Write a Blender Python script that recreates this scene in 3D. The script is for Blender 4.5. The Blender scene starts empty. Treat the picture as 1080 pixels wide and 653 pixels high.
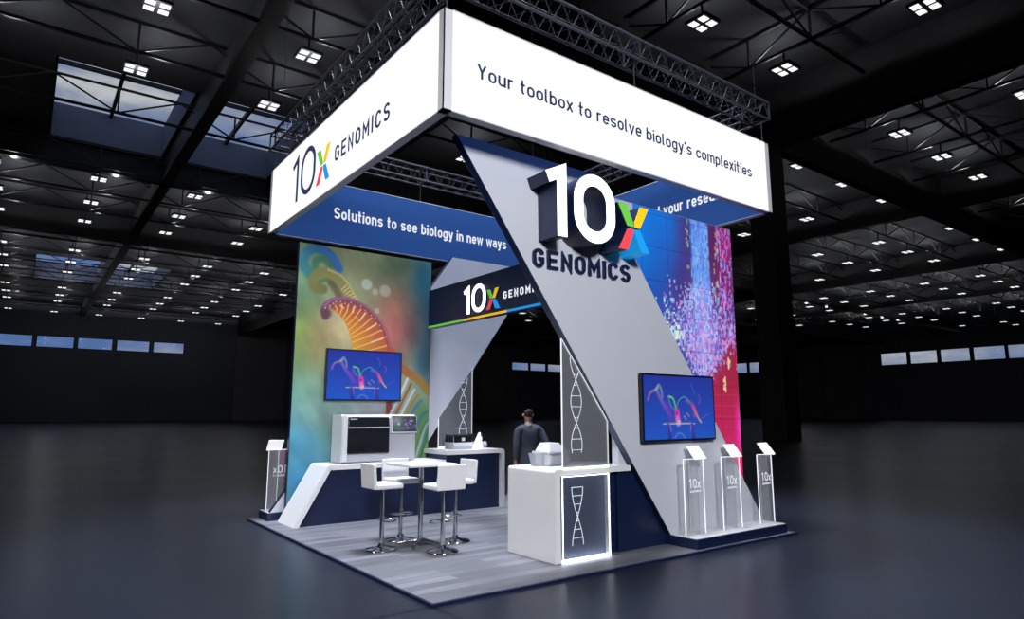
import bpy, bmesh, math, random
import numpy as np
from mathutils import Vector, Matrix
random.seed(7)
SC = bpy.context.scene
COL = SC.collection
V = Vector
CAM = V((-3.21, -5.531, 1.73))
YAW, PITCH, FPX = .931, .157, 689.0

# ------------------------------------------------------------------ colours / materials
def s2l(c):
    return tuple(((v/255.)/12.92 if v/255. <= .04045 else ((v/255.+.055)/1.055)**2.4) for v in c)

def mat(name, rgb, rough=.5, metal=0., emit=None, es=0., spec=.5, noise=0., bump=0., scale=6., trans=0., coat=0.):
    m = bpy.data.materials.new(name); m.use_nodes = True
    nt = m.node_tree; N = nt.nodes; L = nt.links
    b = N['Principled BSDF']
    base = (*s2l(rgb), 1)
    b.inputs['Base Color'].default_value = base
    b.inputs['Roughness'].default_value = rough
    b.inputs['Metallic'].default_value = metal
    b.inputs['Specular IOR Level'].default_value = spec
    b.inputs['Coat Weight'].default_value = coat
    if emit is not None:
        b.inputs['Emission Color'].default_value = (*s2l(emit), 1)
        b.inputs['Emission Strength'].default_value = es
    if noise or bump:
        tc = N.new('ShaderNodeTexCoord'); nz = N.new('ShaderNodeTexNoise')
        nz.inputs['Scale'].default_value = scale; nz.inputs['Detail'].default_value = 4
        L.new(tc.outputs['Object'], nz.inputs['Vector'])
        if noise:
            mx = N.new('ShaderNodeMix'); mx.data_type = 'RGBA'; mx.blend_type = 'MULTIPLY'
            mx.inputs[0].default_value = 1
            cr = N.new('ShaderNodeValToRGB')
            cr.color_ramp.elements[0].position = .3; cr.color_ramp.elements[1].position = .7
            cr.color_ramp.elements[0].color = (1-noise,)*3+(1,); cr.color_ramp.elements[1].color = (1, 1, 1, 1)
            L.new(nz.outputs['Fac'], cr.inputs['Fac'])
            mx.inputs[6].default_value = base
            L.new(cr.outputs['Color'], mx.inputs[7]); L.new(mx.outputs[2], b.inputs['Base Color'])
        if bump:
            bp = N.new('ShaderNodeBump'); bp.inputs['Strength'].default_value = bump
            L.new(nz.outputs['Fac'], bp.inputs['Height']); L.new(bp.outputs['Normal'], b.inputs['Normal'])
    if trans:
        tr = N.new('ShaderNodeBsdfTransparent'); ms = N.new('ShaderNodeMixShader')
        ms.inputs[0].default_value = trans
        out = N['Material Output']
        L.new(b.outputs[0], ms.inputs[1]); L.new(tr.outputs[0], ms.inputs[2]); L.new(ms.outputs[0], out.inputs['Surface'])
    return m

def emis(name, rgb, st):
    m = bpy.data.materials.new(name); m.use_nodes = True
    nt = m.node_tree; nt.nodes.clear()
    e = nt.nodes.new('ShaderNodeEmission'); o = nt.nodes.new('ShaderNodeOutputMaterial')
    e.inputs[0].default_value = (*s2l(rgb), 1); e.inputs[1].default_value = st
    nt.links.new(e.outputs[0], o.inputs[0])
    return m

def artmat(name, emit, diff, rough=.5):
    m = bpy.data.materials.new(name); m.use_nodes = True
    nt = m.node_tree; b = nt.nodes['Principled BSDF']
    a = nt.nodes.new('ShaderNodeAttribute'); a.attribute_name = 'art'
    mx = nt.nodes.new('ShaderNodeMix'); mx.data_type = 'RGBA'; mx.blend_type = 'MULTIPLY'; mx.inputs[0].default_value = 1
    mx.inputs[7].default_value = (diff, diff, diff, 1)
    nt.links.new(a.outputs['Color'], mx.inputs[6]); nt.links.new(mx.outputs[2], b.inputs['Base Color'])
    nt.links.new(a.outputs['Color'], b.inputs['Emission Color'])
    b.inputs['Emission Strength'].default_value = emit
    b.inputs['Roughness'].default_value = rough
    b.inputs['Specular IOR Level'].default_value = .2
    return m

M = {}
M['white'] = mat('white_laminate', (222, 222, 226), .28, noise=.03, scale=3)
M['navy'] = mat('navy_laminate', (13, 26, 60), .38, noise=.06, scale=3)
M['navydark'] = mat('navy_paint', (14, 27, 62), .42, noise=.05)
M['grey'] = mat('grey_panel', (196, 199, 211), .5, noise=.03, scale=2)
M['greypr'] = mat('aluminium_profile', (150, 150, 158), .4, .6, noise=.05)
M['sign'] = emis('lit_white_fabric', (247, 249, 255), 1.12)
M['signin'] = mat('blue_backlit_fabric', (40, 74, 132), .7, emit=(38, 72, 134), es=.42, spec=.1, noise=.04, scale=2)
M['signtxt'] = mat('navy_print', (20, 27, 48), .7, spec=.1, emit=(52, 64, 100), es=.6)
M['whitetxt'] = emis('white_print_backlit', (238, 242, 250), .95)
M['neon'] = emis('lit_logo_face', (255, 255, 255), 2.2)
M['green'] = mat('logo_green', (104, 190, 70), .4, emit=(104, 190, 70), es=.42)
M['yellow'] = mat('logo_yellow', (250, 196, 30), .4, emit=(250, 196, 30), es=.42)
M['red'] = mat('logo_red', (234, 70, 82), .4, emit=(234, 70, 82), es=.42)
M['cyan'] = mat('logo_blue', (24, 150, 224), .4, emit=(24, 150, 224), es=.42)
M['chrome'] = mat('chrome', (205, 206, 212), .16, 1., noise=.02)
M['truss'] = mat('truss_aluminium', (50, 52, 62), .6, 0., noise=.1)
M['roofsteel'] = mat('dark_roof_steel', (32, 32, 35), .6, noise=.2, scale=.7)
M['roof'] = mat('dark_roof_sheet', (74, 74, 78), .85, noise=.25, scale=.15, spec=.1)
M['hallwall'] = mat('dark_hall_wall', (112, 115, 126), .8, noise=.25, scale=.06, spec=.2)
M['pil'] = mat('dark_wall_bay', (126, 126, 132), .8, noise=.2, scale=.08, spec=.2)
M['well'] = mat('skylight_lining', (128, 134, 152), .8, noise=.1, scale=.3, spec=.1)
M['frame'] = mat('window_bar', (24, 26, 32), .6, noise=.1)
M['lamp'] = emis('lamp_panel', (250, 252, 255), 1.15)
M['led'] = emis('led_edge', (240, 246, 255), 5.0)
M['ledbright'] = emis('led_strip_bright', (228, 238, 255), 14.0)
M['ledsoft'] = emis('lit_acrylic_edge', (238, 242, 250), 1.3)
M['etch'] = mat('etched_line', (225, 230, 238), .5, emit=(225, 230, 238), es=.38)
M['acryl'] = mat('clear_acrylic', (205, 212, 222), .08, spec=.5, noise=.01, trans=.86)
M['frost'] = mat('smoked_frosted_glass', (116, 119, 126), .35, noise=.03, trans=.34)
M['frostback'] = mat('frosted_lightbox_panel', (66, 73, 96), .5, noise=.04)
M['black'] = mat('black_plastic', (14, 15, 18), .3, noise=.05)
M['bezel'] = mat('tv_bezel', (16, 20, 34), .35, noise=.05)
M['plate'] = mat('emissive_white', (240, 240, 244), .4, emit=(250, 250, 255), es=.55)  # white given its own emission; trays and pointed stand hold no lamp
M['machine'] = mat('instrument_grey', (186, 188, 198), .4, noise=.03)
M['machinel'] = mat('instrument_white', (214, 216, 222), .4, noise=.03)
M['smokew'] = mat('instrument_window', (17, 18, 22), .16, noise=.05)
M['label'] = mat('blue_badge', (60, 98, 160), .4, noise=.05)
M['seat'] = mat('white_leather', (226, 226, 230), .38, noise=.04, bump=.05, scale=14)
M['suit'] = mat('charcoal_suit', (60, 66, 80), .8, noise=.15, scale=30)
M['skin'] = mat('skin', (186, 132, 108), .55, noise=.08, scale=12)
M['hair'] = mat('dark_brown_hair', (40, 26, 22), .6, noise=.3, scale=40)
M['shirt'] = mat('white_shirt', (220, 220, 226), .7, noise=.04)
M['shoe'] = mat('black_leather', (18, 17, 18), .3, noise=.1)
M['magenta'] = mat('magenta_reflection', (120, 28, 96), .5, noise=.2, scale=20)

def plankmat():
    m = bpy.data.materials.new('grey_wood_planks'); m.use_nodes = True
    nt = m.node_tree; N = nt.nodes; L = nt.links; b = N['Principled BSDF']
    tc = N.new('ShaderNodeTexCoord'); br = N.new('ShaderNodeTexBrick')
    br.inputs['Scale'].default_value = 1; br.inputs['Brick Width'].default_value = 1.35; br.inputs['Row Height'].default_value = .16
    br.inputs['Mortar Size'].default_value = .003; br.inputs['Bias'].default_value = 0
    br.inputs['Color1'].default_value = (*s2l((98, 98, 104)), 1); br.inputs['Color2'].default_value = (*s2l((134, 135, 142)), 1)
    br.inputs['Mortar'].default_value = (*s2l((86, 86, 92)), 1)
    L.new(tc.outputs['Object'], br.inputs['Vector'])
    mp = N.new('ShaderNodeMapping'); mp.inputs['Scale'].default_value = (.9, 11, 1)
    nz = N.new('ShaderNodeTexNoise'); nz.inputs['Scale'].default_value = 1.6; nz.inputs['Detail'].default_value = 6
    L.new(tc.outputs['Object'], mp.inputs[0]); L.new(mp.outputs[0], nz.inputs['Vector'])
    cr = N.new('ShaderNodeValToRGB'); cr.color_ramp.elements[0].position = .3; cr.color_ramp.elements[1].position = .72
    cr.color_ramp.elements[0].color = (.62, .62, .64, 1); cr.color_ramp.elements[1].color = (1.05, 1.05, 1.06, 1)
    L.new(nz.outputs['Fac'], cr.inputs[0])
    mx = N.new('ShaderNodeMix'); mx.data_type = 'RGBA'; mx.blend_type = 'MULTIPLY'; mx.inputs[0].default_value = 1
    L.new(br.outputs['Color'], mx.inputs[6]); L.new(cr.outputs[0], mx.inputs[7]); L.new(mx.outputs[2], b.inputs['Base Color'])
    b.inputs['Roughness'].default_value = .5
    return m
M['planks'] = plankmat()

def hallfloor():
    m = bpy.data.materials.new('polished_dark_concrete'); m.use_nodes = True
    nt = m.node_tree; N = nt.nodes; L = nt.links; b = N['Principled BSDF']
    tc = N.new('ShaderNodeTexCoord')
    nz = N.new('ShaderNodeTexNoise'); nz.inputs['Scale'].default_value = .35; nz.inputs['Detail'].default_value = 6
    L.new(tc.outputs['Object'], nz.inputs['Vector'])
    cr = N.new('ShaderNodeValToRGB'); cr.color_ramp.elements[0].position = .3; cr.color_ramp.elements[1].position = .75
    cr.color_ramp.elements[0].color = (*s2l((29, 32, 43)), 1); cr.color_ramp.elements[1].color = (*s2l((36, 40, 53)), 1)
    L.new(nz.outputs['Fac'], cr.inputs[0])
    br = N.new('ShaderNodeTexBrick'); br.offset = 0
    br.inputs['Scale'].default_value = 1; br.inputs['Brick Width'].default_value = 14; br.inputs['Row Height'].default_value = 9.5
    br.inputs['Mortar Size'].default_value = .035
    br.inputs['Color1'].default_value = (1, 1, 1, 1); br.inputs['Color2'].default_value = (.93, .93, .93, 1); br.inputs['Mortar'].default_value = (.35, .35, .35, 1)
    L.new(tc.outputs['Object'], br.inputs['Vector'])
    mx = N.new('ShaderNodeMix'); mx.data_type = 'RGBA'; mx.blend_type = 'MULTIPLY'; mx.inputs[0].default_value = 1
    L.new(cr.outputs[0], mx.inputs[6]); L.new(br.outputs['Color'], mx.inputs[7]); L.new(mx.outputs[2], b.inputs['Base Color'])
    mr = N.new('ShaderNodeMapRange'); mr.inputs['To Min'].default_value = .27; mr.inputs['To Max'].default_value = .36
    L.new(nz.outputs['Fac'], mr.inputs[0]); L.new(mr.outputs[0], b.inputs['Roughness'])
    b.inputs['Specular IOR Level'].default_value = .2
    return m
M['hallfloor'] = hallfloor()

# ------------------------------------------------------------------ mesh helpers
class MB:
    def __init__(s): s.v = []; s.f = []
    def box(s, x0, x1, y0, y1, z0, z1):
        n = len(s.v)
        s.v += [(x0,y0,z0),(x1,y0,z0),(x1,y1,z0),(x0,y1,z0),(x0,y0,z1),(x1,y0,z1),(x1,y1,z1),(x0,y1,z1)]
        s.f += [tuple(n+i for i in f) for f in ((0,3,2,1),(4,5,6,7),(0,1,5,4),(1,2,6,5),(2,3,7,6),(3,0,4,7))]
        return s
    def bar(s, a, b, r, n=4, r2=None):
        a = V(a); b = V(b); d = (b-a)
        if d.length < 1e-6: return s
        d.normalize(); r2 = r if r2 is None else r2
        up = V((0,0,1)) if abs(d.z) < .95 else V((1,0,0))
        e = d.cross(up).normalized(); g = e.cross(d)
        k = len(s.v); off = math.pi/4 if n == 4 else 0
        for p, rr in ((a, r), (b, r2)):
            for i in range(n):
                t = off+2*math.pi*i/n; s.v.append(tuple(p+e*(math.cos(t)*rr)+g*(math.sin(t)*rr)))
        for i in range(n):
            j = (i+1) % n; s.f.append((k+i, k+j, k+n+j, k+n+i))
        s.f.append(tuple(k+i for i in range(n))[::-1]); s.f.append(tuple(k+n+i for i in range(n)))
        return s
    def tube(s, pts, r, n=8):
        for a, b in zip(pts[:-1], pts[1:]): s.bar(a, b, r, n)
        return s
    def prism(s, pts, axis, a, b):
        """polygon pts (2D) extruded along axis 'y' (pts x,z), 'x' (pts y,z) or 'z' (pts x,y)"""
        def P(p, t): return (p[0], t, p[1]) if axis == 'y' else ((t, p[0], p[1]) if axis == 'x' else (p[0], p[1], t))
        k = len(s.v); n = len(pts)
        s.v += [P(p, a) for p in pts]+[P(p, b) for p in pts]
        s.f.append(tuple(range(k, k+n))); s.f.append(tuple(range(k+2*n-1, k+n-1, -1)))
        for i in range(n):
            j = (i+1) % n; s.f.append((k+i, k+n+i, k+n+j, k+j))
        return s
    def strip(s, A, B, a, b):
        """band between two x-z paths with the same count, extruded along y"""
        k = len(s.v); n = len(A)
        for y in (a, b):
            for Q in (A, B): s.v += [(p[0], y, p[1]) for p in Q]
        for i in range(n-1):
            s.f += [(k+i, k+i+1, k+n+i+1, k+n+i), (k+2*n+i, k+3*n+i, k+3*n+i+1, k+2*n+i+1), (k+i, k+2*n+i, k+2*n+i+1, k+i+1), (k+n+i, k+n+i+1, k+3*n+i+1, k+3*n+i)]
        for i in (0, n-1): s.f.append((k+i, k+n+i, k+3*n+i, k+2*n+i))
        return s
    def lathe(s, prof, c=(0,0), n=24):
        k = len(s.v); m = len(prof)
        for i in range(n):
            t = 2*math.pi*i/n
            for r, z in prof: s.v.append((c[0]+r*math.cos(t), c[1]+r*math.sin(t), z))
        for i in range(n):
            j = (i+1) % n
            for q in range(m-1): s.f.append((k+i*m+q, k+j*m+q, k+j*m+q+1, k+i*m+q+1))
        return s
    def build(s, name, m, parent=None, loc=None, smooth=False, bevel=0., seg=2):
        me = bpy.data.meshes.new(name); me.from_pydata(s.v, [], s.f); me.validate()
        bm = bmesh.new(); bm.from_mesh(me); bmesh.ops.recalc_face_normals(bm, faces=bm.faces)
        bm.to_mesh(me); bm.free()
        me.materials.append(m)
        o = bpy.data.objects.new(name, me); COL.objects.link(o)
        if parent is not None:
            o.parent = parent
        if loc is not None: o.location = loc
        if smooth:
            for p in me.polygons: p.use_smooth = True
        if bevel:
            b = o.modifiers.new('bevel', 'BEVEL'); b.width = bevel; b.segments = seg; b.limit_method = 'ANGLE'
            b.harden_normals = False
        return o

def thing(name, label, cat, loc=(0,0,0), group=None, rz=0):
    o = bpy.data.objects.new(name, None); COL.objects.link(o); o.location = loc; o.rotation_euler = (0,0,rz)
    o.empty_display_size = .1
    o['label'] = label; o['category'] = cat
    if group: o['group'] = group
    return o
def tag(o, label, cat, group=None):
    o['label'] = label; o['category'] = cat
    if group: o['group'] = group
    return o
def struct(o, label=None):
    o['kind'] = 'structure'
    if label: o['label'] = label
    return o
def copy_tree(o, parent=None):
    c = o.copy(); COL.objects.link(c)
    if parent is not None: c.parent = parent
    for ch in [q for q in list(bpy.data.objects) if q.parent == o]: copy_tree(ch, c)
    return c
# a part meshed in world coordinates below an Empty: keep it in place
def part(mb, name, m, root, **k):
    o = mb.build(name, m, root, **k)
    base = root; off = V((0,0,0))
    while base is not None:
        off += V(base.location); base = base.parent
    o.location = -off if 'loc' not in k else V(k['loc'])-off
    return o

# ------------------------------------------------------------------ stroke lettering
def arc(cx, cy, rx, ry, a0, a1, n=None):
    n = n or max(3, int(abs(a1-a0)/15))
    return [(cx+rx*math.cos(math.radians(a0+(a1-a0)*i/n)), cy+ry*math.sin(math.radians(a0+(a1-a0)*i/n))) for i in range(n+1)]
def glyph(ch, w):
    h = w/2; T = 1-h; B = h
    U = ch.isupper() or ch in '0'
    cw = .60 if U else .53
    Lx = h; R = cw-h; Mx = (Lx+R)/2; r = (R-Lx)/2; X = .73-h; mid = (T+B)/2
    ry = min(r*1.12, (T-B)/2)
    rl = min(r*1.05, (X-B)/2)
    def stad(top, bot, q): return arc(Mx, top-q, r, q, 0, 180)+arc(Mx, bot+q, r, q, 180, 360)
    c = ch
    if c in 'O0': return [(stad(T, B, ry), True)], cw
    if c == 'C': return [(arc(Mx, T-ry, r, ry, 12, 180)+arc(Mx, B+ry, r, ry, 180, 348), False)], cw
    if c == 'G': return [(arc(Mx, T-ry, r, ry, 12, 180)+arc(Mx, B+ry, r, ry, 180, 360)+[(R, mid-.02), (Mx+.02, mid-.02)], False)], cw
    if c == 'E': return [([(cw-.01, T), (Lx, T), (Lx, B), (cw-.01, B)], False), ([(Lx, mid), (R, mid)], False)], cw
    if c == 'N': return [([(Lx, 0), (Lx, T), (R, B), (R, 1)], False)], cw
    if c == 'M': return [([(Lx, 0), (Lx, T-.02), (.36, .38), (.72-h, T-.02), (.72-h, 0)], False)], .72
    if c == 'I': return [([(h, 0), (h, 1)], False)], w
    if c in 'Ss':
        t, hh = (T, (T-B)/4) if U else (X, (X-B)/4)
        return [(arc(Mx, t-hh, r, hh, 20, 270)+arc(Mx, B+hh, r, hh, 90, -160)[1:], False)], cw
    if c == 'Y': return [([(Lx, 1), (Mx, .45), (R, 1)], False), ([(Mx, .45), (Mx, 0)], False)], cw
    if c == '1': return [([(.0+h*.4, .74), (.30-h, T-.0), (.30-h, 0)], False)], .30
    if c == 'o': return [(stad(X, B, rl), True)], cw
    if c == 'c': return [(arc(Mx, X-rl, r, rl, 15, 180)+arc(Mx, B+rl, r, rl, 180, 345), False)], cw-.03
    if c == 'e': return [([(Lx, (X+B)/2), (R, (X+B)/2)]+arc(Mx, X-rl, r, rl, 0, 180)+arc(Mx, B+rl, r, rl, 180, 335), False)], cw
    if c == 'u': return [([(Lx, X+h)]+arc(Mx, B+rl, r, rl, 180, 360)+[(R, X+h)], False), ([(R, X), (R, 0)], False)], cw
    if c == 'n': return [([(Lx, 0), (Lx, X+h)], False), (arc(Mx, X-rl, r, rl, 180, 0)+[(R, 0)], False)], cw
    if c == 'h': return [([(Lx, 0), (Lx, 1)], False), (arc(Mx, X-rl, r, rl, 180, 0)+[(R, 0)], False)], cw
    if c == 'm':
        q = (.80-w)/4
        return [([(h, 0), (h, X+h)], False), (arc(h+q, X-q, q, q, 180, 0)+[(h+2*q, 0)], False), (arc(h+3*q, X-q, q, q, 180, 0)+[(h+4*q, 0)], False)], .80
    if c == 'r': return [([(Lx, 0), (Lx, X+h)], False), (arc(Mx-.02, X-rl, r, rl, 180, 60), False)], .40
    if c == 't': return [([(.14, 1), (.14, .22)]+arc(.14+.13, .13+h*.9, .13, .13, 180, 270), False), ([(0, X), (.33, X)], False)], .36
    if c == 'l': return [([(h, 1), (h, .22)]+arc(h+.12, .12+h, .12, .12, 180, 270), False)], .24
    if c == 'i': return [([(h, 0), (h, X+h)], False), ([(h, .86), (h, 1)], False)], w
    if c == 'b': return [([(Lx, 0), (Lx, 1)], False), (stad(X, B, rl), True)], cw
    if c == 'd': return [([(R, 0), (R, 1)], False), (stad(X, B, rl), True)], cw
    if c == 'p': return [([(Lx, -.24), (Lx, X+h)], False), (stad(X, B, rl), True)], cw
    if c == 'g': return [(stad(X, B, rl), True), ([(R, X+h)]+arc(Mx, -.24+h+rl*.6, r, rl*.6, 0, -165), False)], cw
    if c == 'a': return [(arc(Mx, X-rl, r, rl, 155, 0)+[(R, 0)], False), ([(R, .43), (Mx, .43)]+arc(Mx, (.43+B)/2, r, (.43-B)/2, 90, 270)+[(R-.03, B)], False)], cw
    if c == 'v': return [([(h*.7, X+h), (.26, B*.6), (.52-h*.7, X+h)], False)], .52
    if c == 'w': return [([(h*.7, X+h), (.20, B*.6), (.37, X), (.54, B*.6), (.74-h*.7, X+h)], False)], .74
    if c == 'y': return [([(h*.7, X+h), (.27, .06)], False), ([(.52-h*.7, X+h), (.24, -.24+h), (.08, -.24+h)], False)], .52
    if c == 'x': return [([(h*.7, X+h), (.50-h*.7, 0)], False), ([(.50-h*.7, X+h), (h*.7, 0)], False)], .50
    if c == "'": return [([(h, .78), (h, 1)], False)], w
    return [], .30
def ribbon(pts, closed, w):
    P = [V((p[0], p[1])) for p in pts]
    Q = [P[0]]
    for p in P[1:]:
        if (p-Q[-1]).length > 1e-4: Q.append(p)
    if closed and (Q[0]-Q[-1]).length < 1e-4: Q.pop()
    P = Q; n = len(P); Lf = []; Rt = []
    for i in range(n):
        a = P[i-1] if (i > 0 or closed) else None
        b = P[(i+1) % n] if (i < n-1 or closed) else None
        d1 = (P[i]-a).normalized() if a is not None else None
        d2 = (b-P[i]).normalized() if b is not None else None
        if d1 is None: d1 = d2
        if d2 is None: d2 = d1
        n1 = V((-d1.y, d1.x)); n2 = V((-d2.y, d2.x)); mm = (n1+n2)
        mm = n1 if mm.length < 1e-3 else mm.normalized()
        k = min(1/max(.35, mm.dot(n1)), 2.4)
        Lf.append(P[i]+mm*(w/2*k)); Rt.append(P[i]-mm*(w/2*k))
    return Lf, Rt
def add_ribbon(mb, pts, closed, w, fr, depth, sx=1., s=1., ox=0., oy=0.):
    """fr = (origin, right, up, out); face stands 'depth' out from the origin plane"""
    O, Rr, Uu, Nn = fr
    Lf, Rt = ribbon(pts, closed, w)
    n = len(Lf); k = len(mb.v)
    for z in (0, depth):
        for q in (Lf, Rt):
            for p in q: mb.v.append(tuple(O+Rr*((p.x*sx)*s+ox)+Uu*(p.y*s+oy)+Nn*z))
    m = n if closed else n-1
    for i in range(m):
        j = (i+1) % n
        mb.f += [(k+2*n+i, k+2*n+j, k+3*n+j, k+3*n+i), (k+i, k+n+i, k+n+j, k+j),
                 (k+i, k+j, k+2*n+j, k+2*n+i), (k+n+i, k+3*n+i, k+3*n+j, k+n+j)]
    if not closed:
        mb.f += [(k, k+2*n, k+3*n, k+n), (k+n-1, k+2*n-1, k+4*n-1, k+3*n-1)]
def text_mb(txt, fr, cap, width, w=.14, gap=.11, depth=.006, space=.36, sx=None):
    if sx is not None:      # keep the letter shapes, open the spacing
        tot = sum(glyph(c, w)[1] for c in txt if c != ' ')+space*txt.count(' ')
        gap = (width/(sx*cap)-tot)/max(1, len(txt.replace(' ', ''))-1)
    gl = []; x = 0
    for ch in txt:
        if ch == ' ': x += space; continue
        st, adv = glyph(ch, w); gl.append((x, st)); x += adv+gap
    tot = x-gap; sx = width/(tot*cap)
    mbs = [MB()]
    i = 0
    for ch in txt:
        if ch == ' ': mbs.append(MB()); continue
        gx, st = gl[i]; i += 1
        for pts, cl in st:
            add_ribbon(mbs[-1], [(gx+p[0], p[1]) for p in pts], cl, w, fr, depth, sx, cap)
    return mbs if len(mbs) > 1 else mbs[0]
def lettering(txt, fr, cap, width, m, parent, **k):
    r = text_mb(txt, fr, cap, width, **k)
    for q in (r if isinstance(r, list) else [r]): part(q, 'lettering', m, parent)
def shift(fr, a=0, b=0, c=0):
    O, R_, U_, N_ = fr; return (O+R_*a+U_*b+N_*c, R_, U_, N_)

def logo10(parent, fr, H, w, depth, mnum, mside=None, sx=1., wx=None):
    """1, 0 and the four blades of the x; origin = foot of the 1's flag side"""
    wx = wx or w
    def emit(name, strokes, m, side):
        if side is None:
            mb = MB()
            for pts, cl in strokes: add_ribbon(mb, pts, cl, wx if name == 'logo_blade' else w, fr, depth, sx, H)
            part(mb, name, m, parent)
        else:
            mb = MB()
            for pts, cl in strokes: add_ribbon(mb, pts, cl, wx if name == 'logo_blade' else w, fr, depth-.012, sx, H)
            b = part(mb, name+'_body', side, parent)
            mb = MB()
            for pts, cl in strokes: add_ribbon(mb, pts, cl, (wx if name == 'logo_blade' else w), shift(fr, c=depth-.012), .012, sx, H)
            part(mb, name, m, parent)
    h = w/2
    emit('logo_digit', [([(.02, .80), (.355-h-.005, 1-h), (.355-h, 0)], False)], mnum, mside)
    L_, R_ = .50+h, 1.30-h; cx = (L_+R_)/2; r = (R_-L_)/2
    emit('logo_digit', [(arc(cx, 1-h-r, r, r, 0, 180, 20)+arc(cx, h+r, r, r, 180, 360, 20), True)], mnum, mside)
    x0, x1, t = 1.37, 2.03, .70
    G = [(0, 1), (.275, 1), (.478, .62), (.478, .525), (.295, .525)]
    O, R_, U_, N_ = fr
    def blade(pts, m, side):
        def pr(z0, z1, mm, nm):
            mb = MB(); n = len(pts)
            for z in (z0, z1):
                for p in pts: mb.v.append(tuple(O+R_*((x0+(x1-x0)*p[0])*sx*H)+U_*(t*p[1]*H)+N_*z))
            mb.f += [tuple(range(n)), tuple(range(2*n-1, n-1, -1))]+[(i, n+i, n+(i+1) % n, (i+1) % n) for i in range(n)]
            part(mb, nm, mm, parent)
        if side is None: pr(0, depth, m, 'logo_blade')
        else: pr(0, depth-.012, side, 'logo_blade_body'); pr(depth-.012, depth, m, 'logo_blade')
    blade(G, M['green'], mside); blade([(1-a, b) for a, b in G], M['yellow'], mside)
    blade([(a, 1-b) for a, b in G], M['red'], mside); blade([(1-a, 1-b) for a, b in G], M['cyan'], M['cyan'] if mside is not None else None)

# ------------------------------------------------------------------ painted grids (printed / displayed artwork)
def polydist(X, Z, pts):
    D = np.full(X.shape, 1e9); Tt = np.zeros(X.shape); n = len(pts)-1
    for i in range(n):
        ax, az = pts[i]; bx, bz = pts[i+1]
        dx, dz = bx-ax, bz-az; l2 = dx*dx+dz*dz+1e-12
        t = np.clip(((X-ax)*dx+(Z-az)*dz)/l2, 0, 1)
        d = np.hypot(X-ax-t*dx, Z-az-t*dz)
        m = d < D; D = np.where(m, d, D); Tt = np.where(m, (i+t)/n, Tt)
    return D, Tt
def smooth_pts(pts, n=6):
    P = [pts[0]]+list(pts)+[pts[-1]]; out = []
    for i in range(1, len(P)-2):
        for k in range(n):
            t = k/n; q = []
            for c in (0, 1):
                a, b, c_, d = P[i-1][c], P[i][c], P[i+1][c], P[i+2][c]
                q.append(.5*((2*b)+(-a+c_)*t+(2*a-5*b+4*c_-d)*t*t+(-a+3*b-3*c_+d)*t**3))
            out.append(tuple(q))
    out.append(tuple(pts[-1])); return out
class Art:
    def __init__(s, x0, x1, z0, z1, step, base=(0, 0, 0)):
        s.nx = int(round((x1-x0)/step)); s.nz = int(round((z1-z0)/step))
        xs = np.linspace(x0, x1, s.nx+1); zs = np.linspace(z0, z1, s.nz+1)
        s.X, s.Z = np.meshgrid(xs, zs); s.C = np.zeros(s.X.shape+(3,)); s.C[:] = base
    def blend(s, mask, col):
        c = np.array(col, float) if not isinstance(col, np.ndarray) else col
        s.C = s.C*(1-mask[..., None])+c*mask[..., None]
    def blob(s, x, z, rx, rz, col, a=1., p=2.):
        d = ((s.X-x)/rx)**2+((s.Z-z)/rz)**2; s.blend(a*np.exp(-d**(p/2)), col)
    def disc(s, x, z, r, col, a=1., soft=.25):
        d = np.hypot(s.X-x, s.Z-z)/r; s.blend(a*np.clip((1-d)/soft, 0, 1), col)
    def stroke(s, pts, w, col, a=1., soft=.3, w2=None, sm=True):
        P = smooth_pts(pts) if sm and len(pts) > 2 else pts
        d, t = polydist(s.X, s.Z, P); ww = w if w2 is None else w+(w2-w)*t
        mk = np.clip((1-d/ww)/soft, 0, 1)*a
        if isinstance(col, (list,)) and len(col) == 2 and hasattr(col[0], '__len__'):
            c0, c1 = np.array(col[0], float), np.array(col[1], float)
            s.blend(mk, c0*(1-t[..., None])+c1*t[..., None])
        else: s.blend(mk, col)
        return d, t
    def build(s, name, y, m, parent, flip=1):
        """stands in the plane y = const"""
        nz, nx = s.X.shape
        co = np.stack([s.X.ravel(), np.full(s.X.size, y), s.Z.ravel()], 1)
        i = np.arange((nz-1)*nx).reshape(nz-1, nx)[:, :-1].ravel()
        f = np.stack([i, i+1, i+nx+1, i+nx], 1)
        me = bpy.data.meshes.new(name); me.from_pydata(co.tolist(), [], f.tolist())
        at = me.color_attributes.new('art', 'FLOAT_COLOR', 'POINT')
        c = np.clip(s.C, 0, 255)/255.
        c = np.where(c <= .04045, c/12.92, ((c+.055)/1.055)**2.4)
        rgba = np.concatenate([c.reshape(-1, 3), np.ones((c.size//3, 1))], 1).astype(np.float32)
        at.data.foreach_set('color', rgba.ravel())
        me.materials.append(m)
        o = bpy.data.objects.new(name, me); COL.objects.link(o); o.parent = parent
        off = V((0,0,0)); b = parent
        while b is not None: off += V(b.location); b = b.parent
        o.location = -off
        return o
def vnoise(X, Z, sc, seed=0, octv=3):
    rs = np.random.RandomState(seed); out = np.zeros(X.shape); amp = 1; tot = 0
    for o in range(octv):
        g = rs.rand(64, 64); u = X*sc*(2**o)+7; v = Z*sc*(2**o)+7
        iu = np.floor(u).astype(int); iv = np.floor(v).astype(int); fu = u-iu; fv = v-iv
        fu = fu*fu*(3-2*fu); fv = fv*fv*(3-2*fv)
        a = g[iu % 64, iv % 64]; b = g[(iu+1) % 64, iv % 64]; c = g[iu % 64, (iv+1) % 64]; d = g[(iu+1) % 64, (iv+1) % 64]
        out += amp*((a*(1-fu)+b*fu)*(1-fv)+(c*(1-fu)+d*fu)*fv); tot += amp; amp *= .5
    return out/tot

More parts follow.
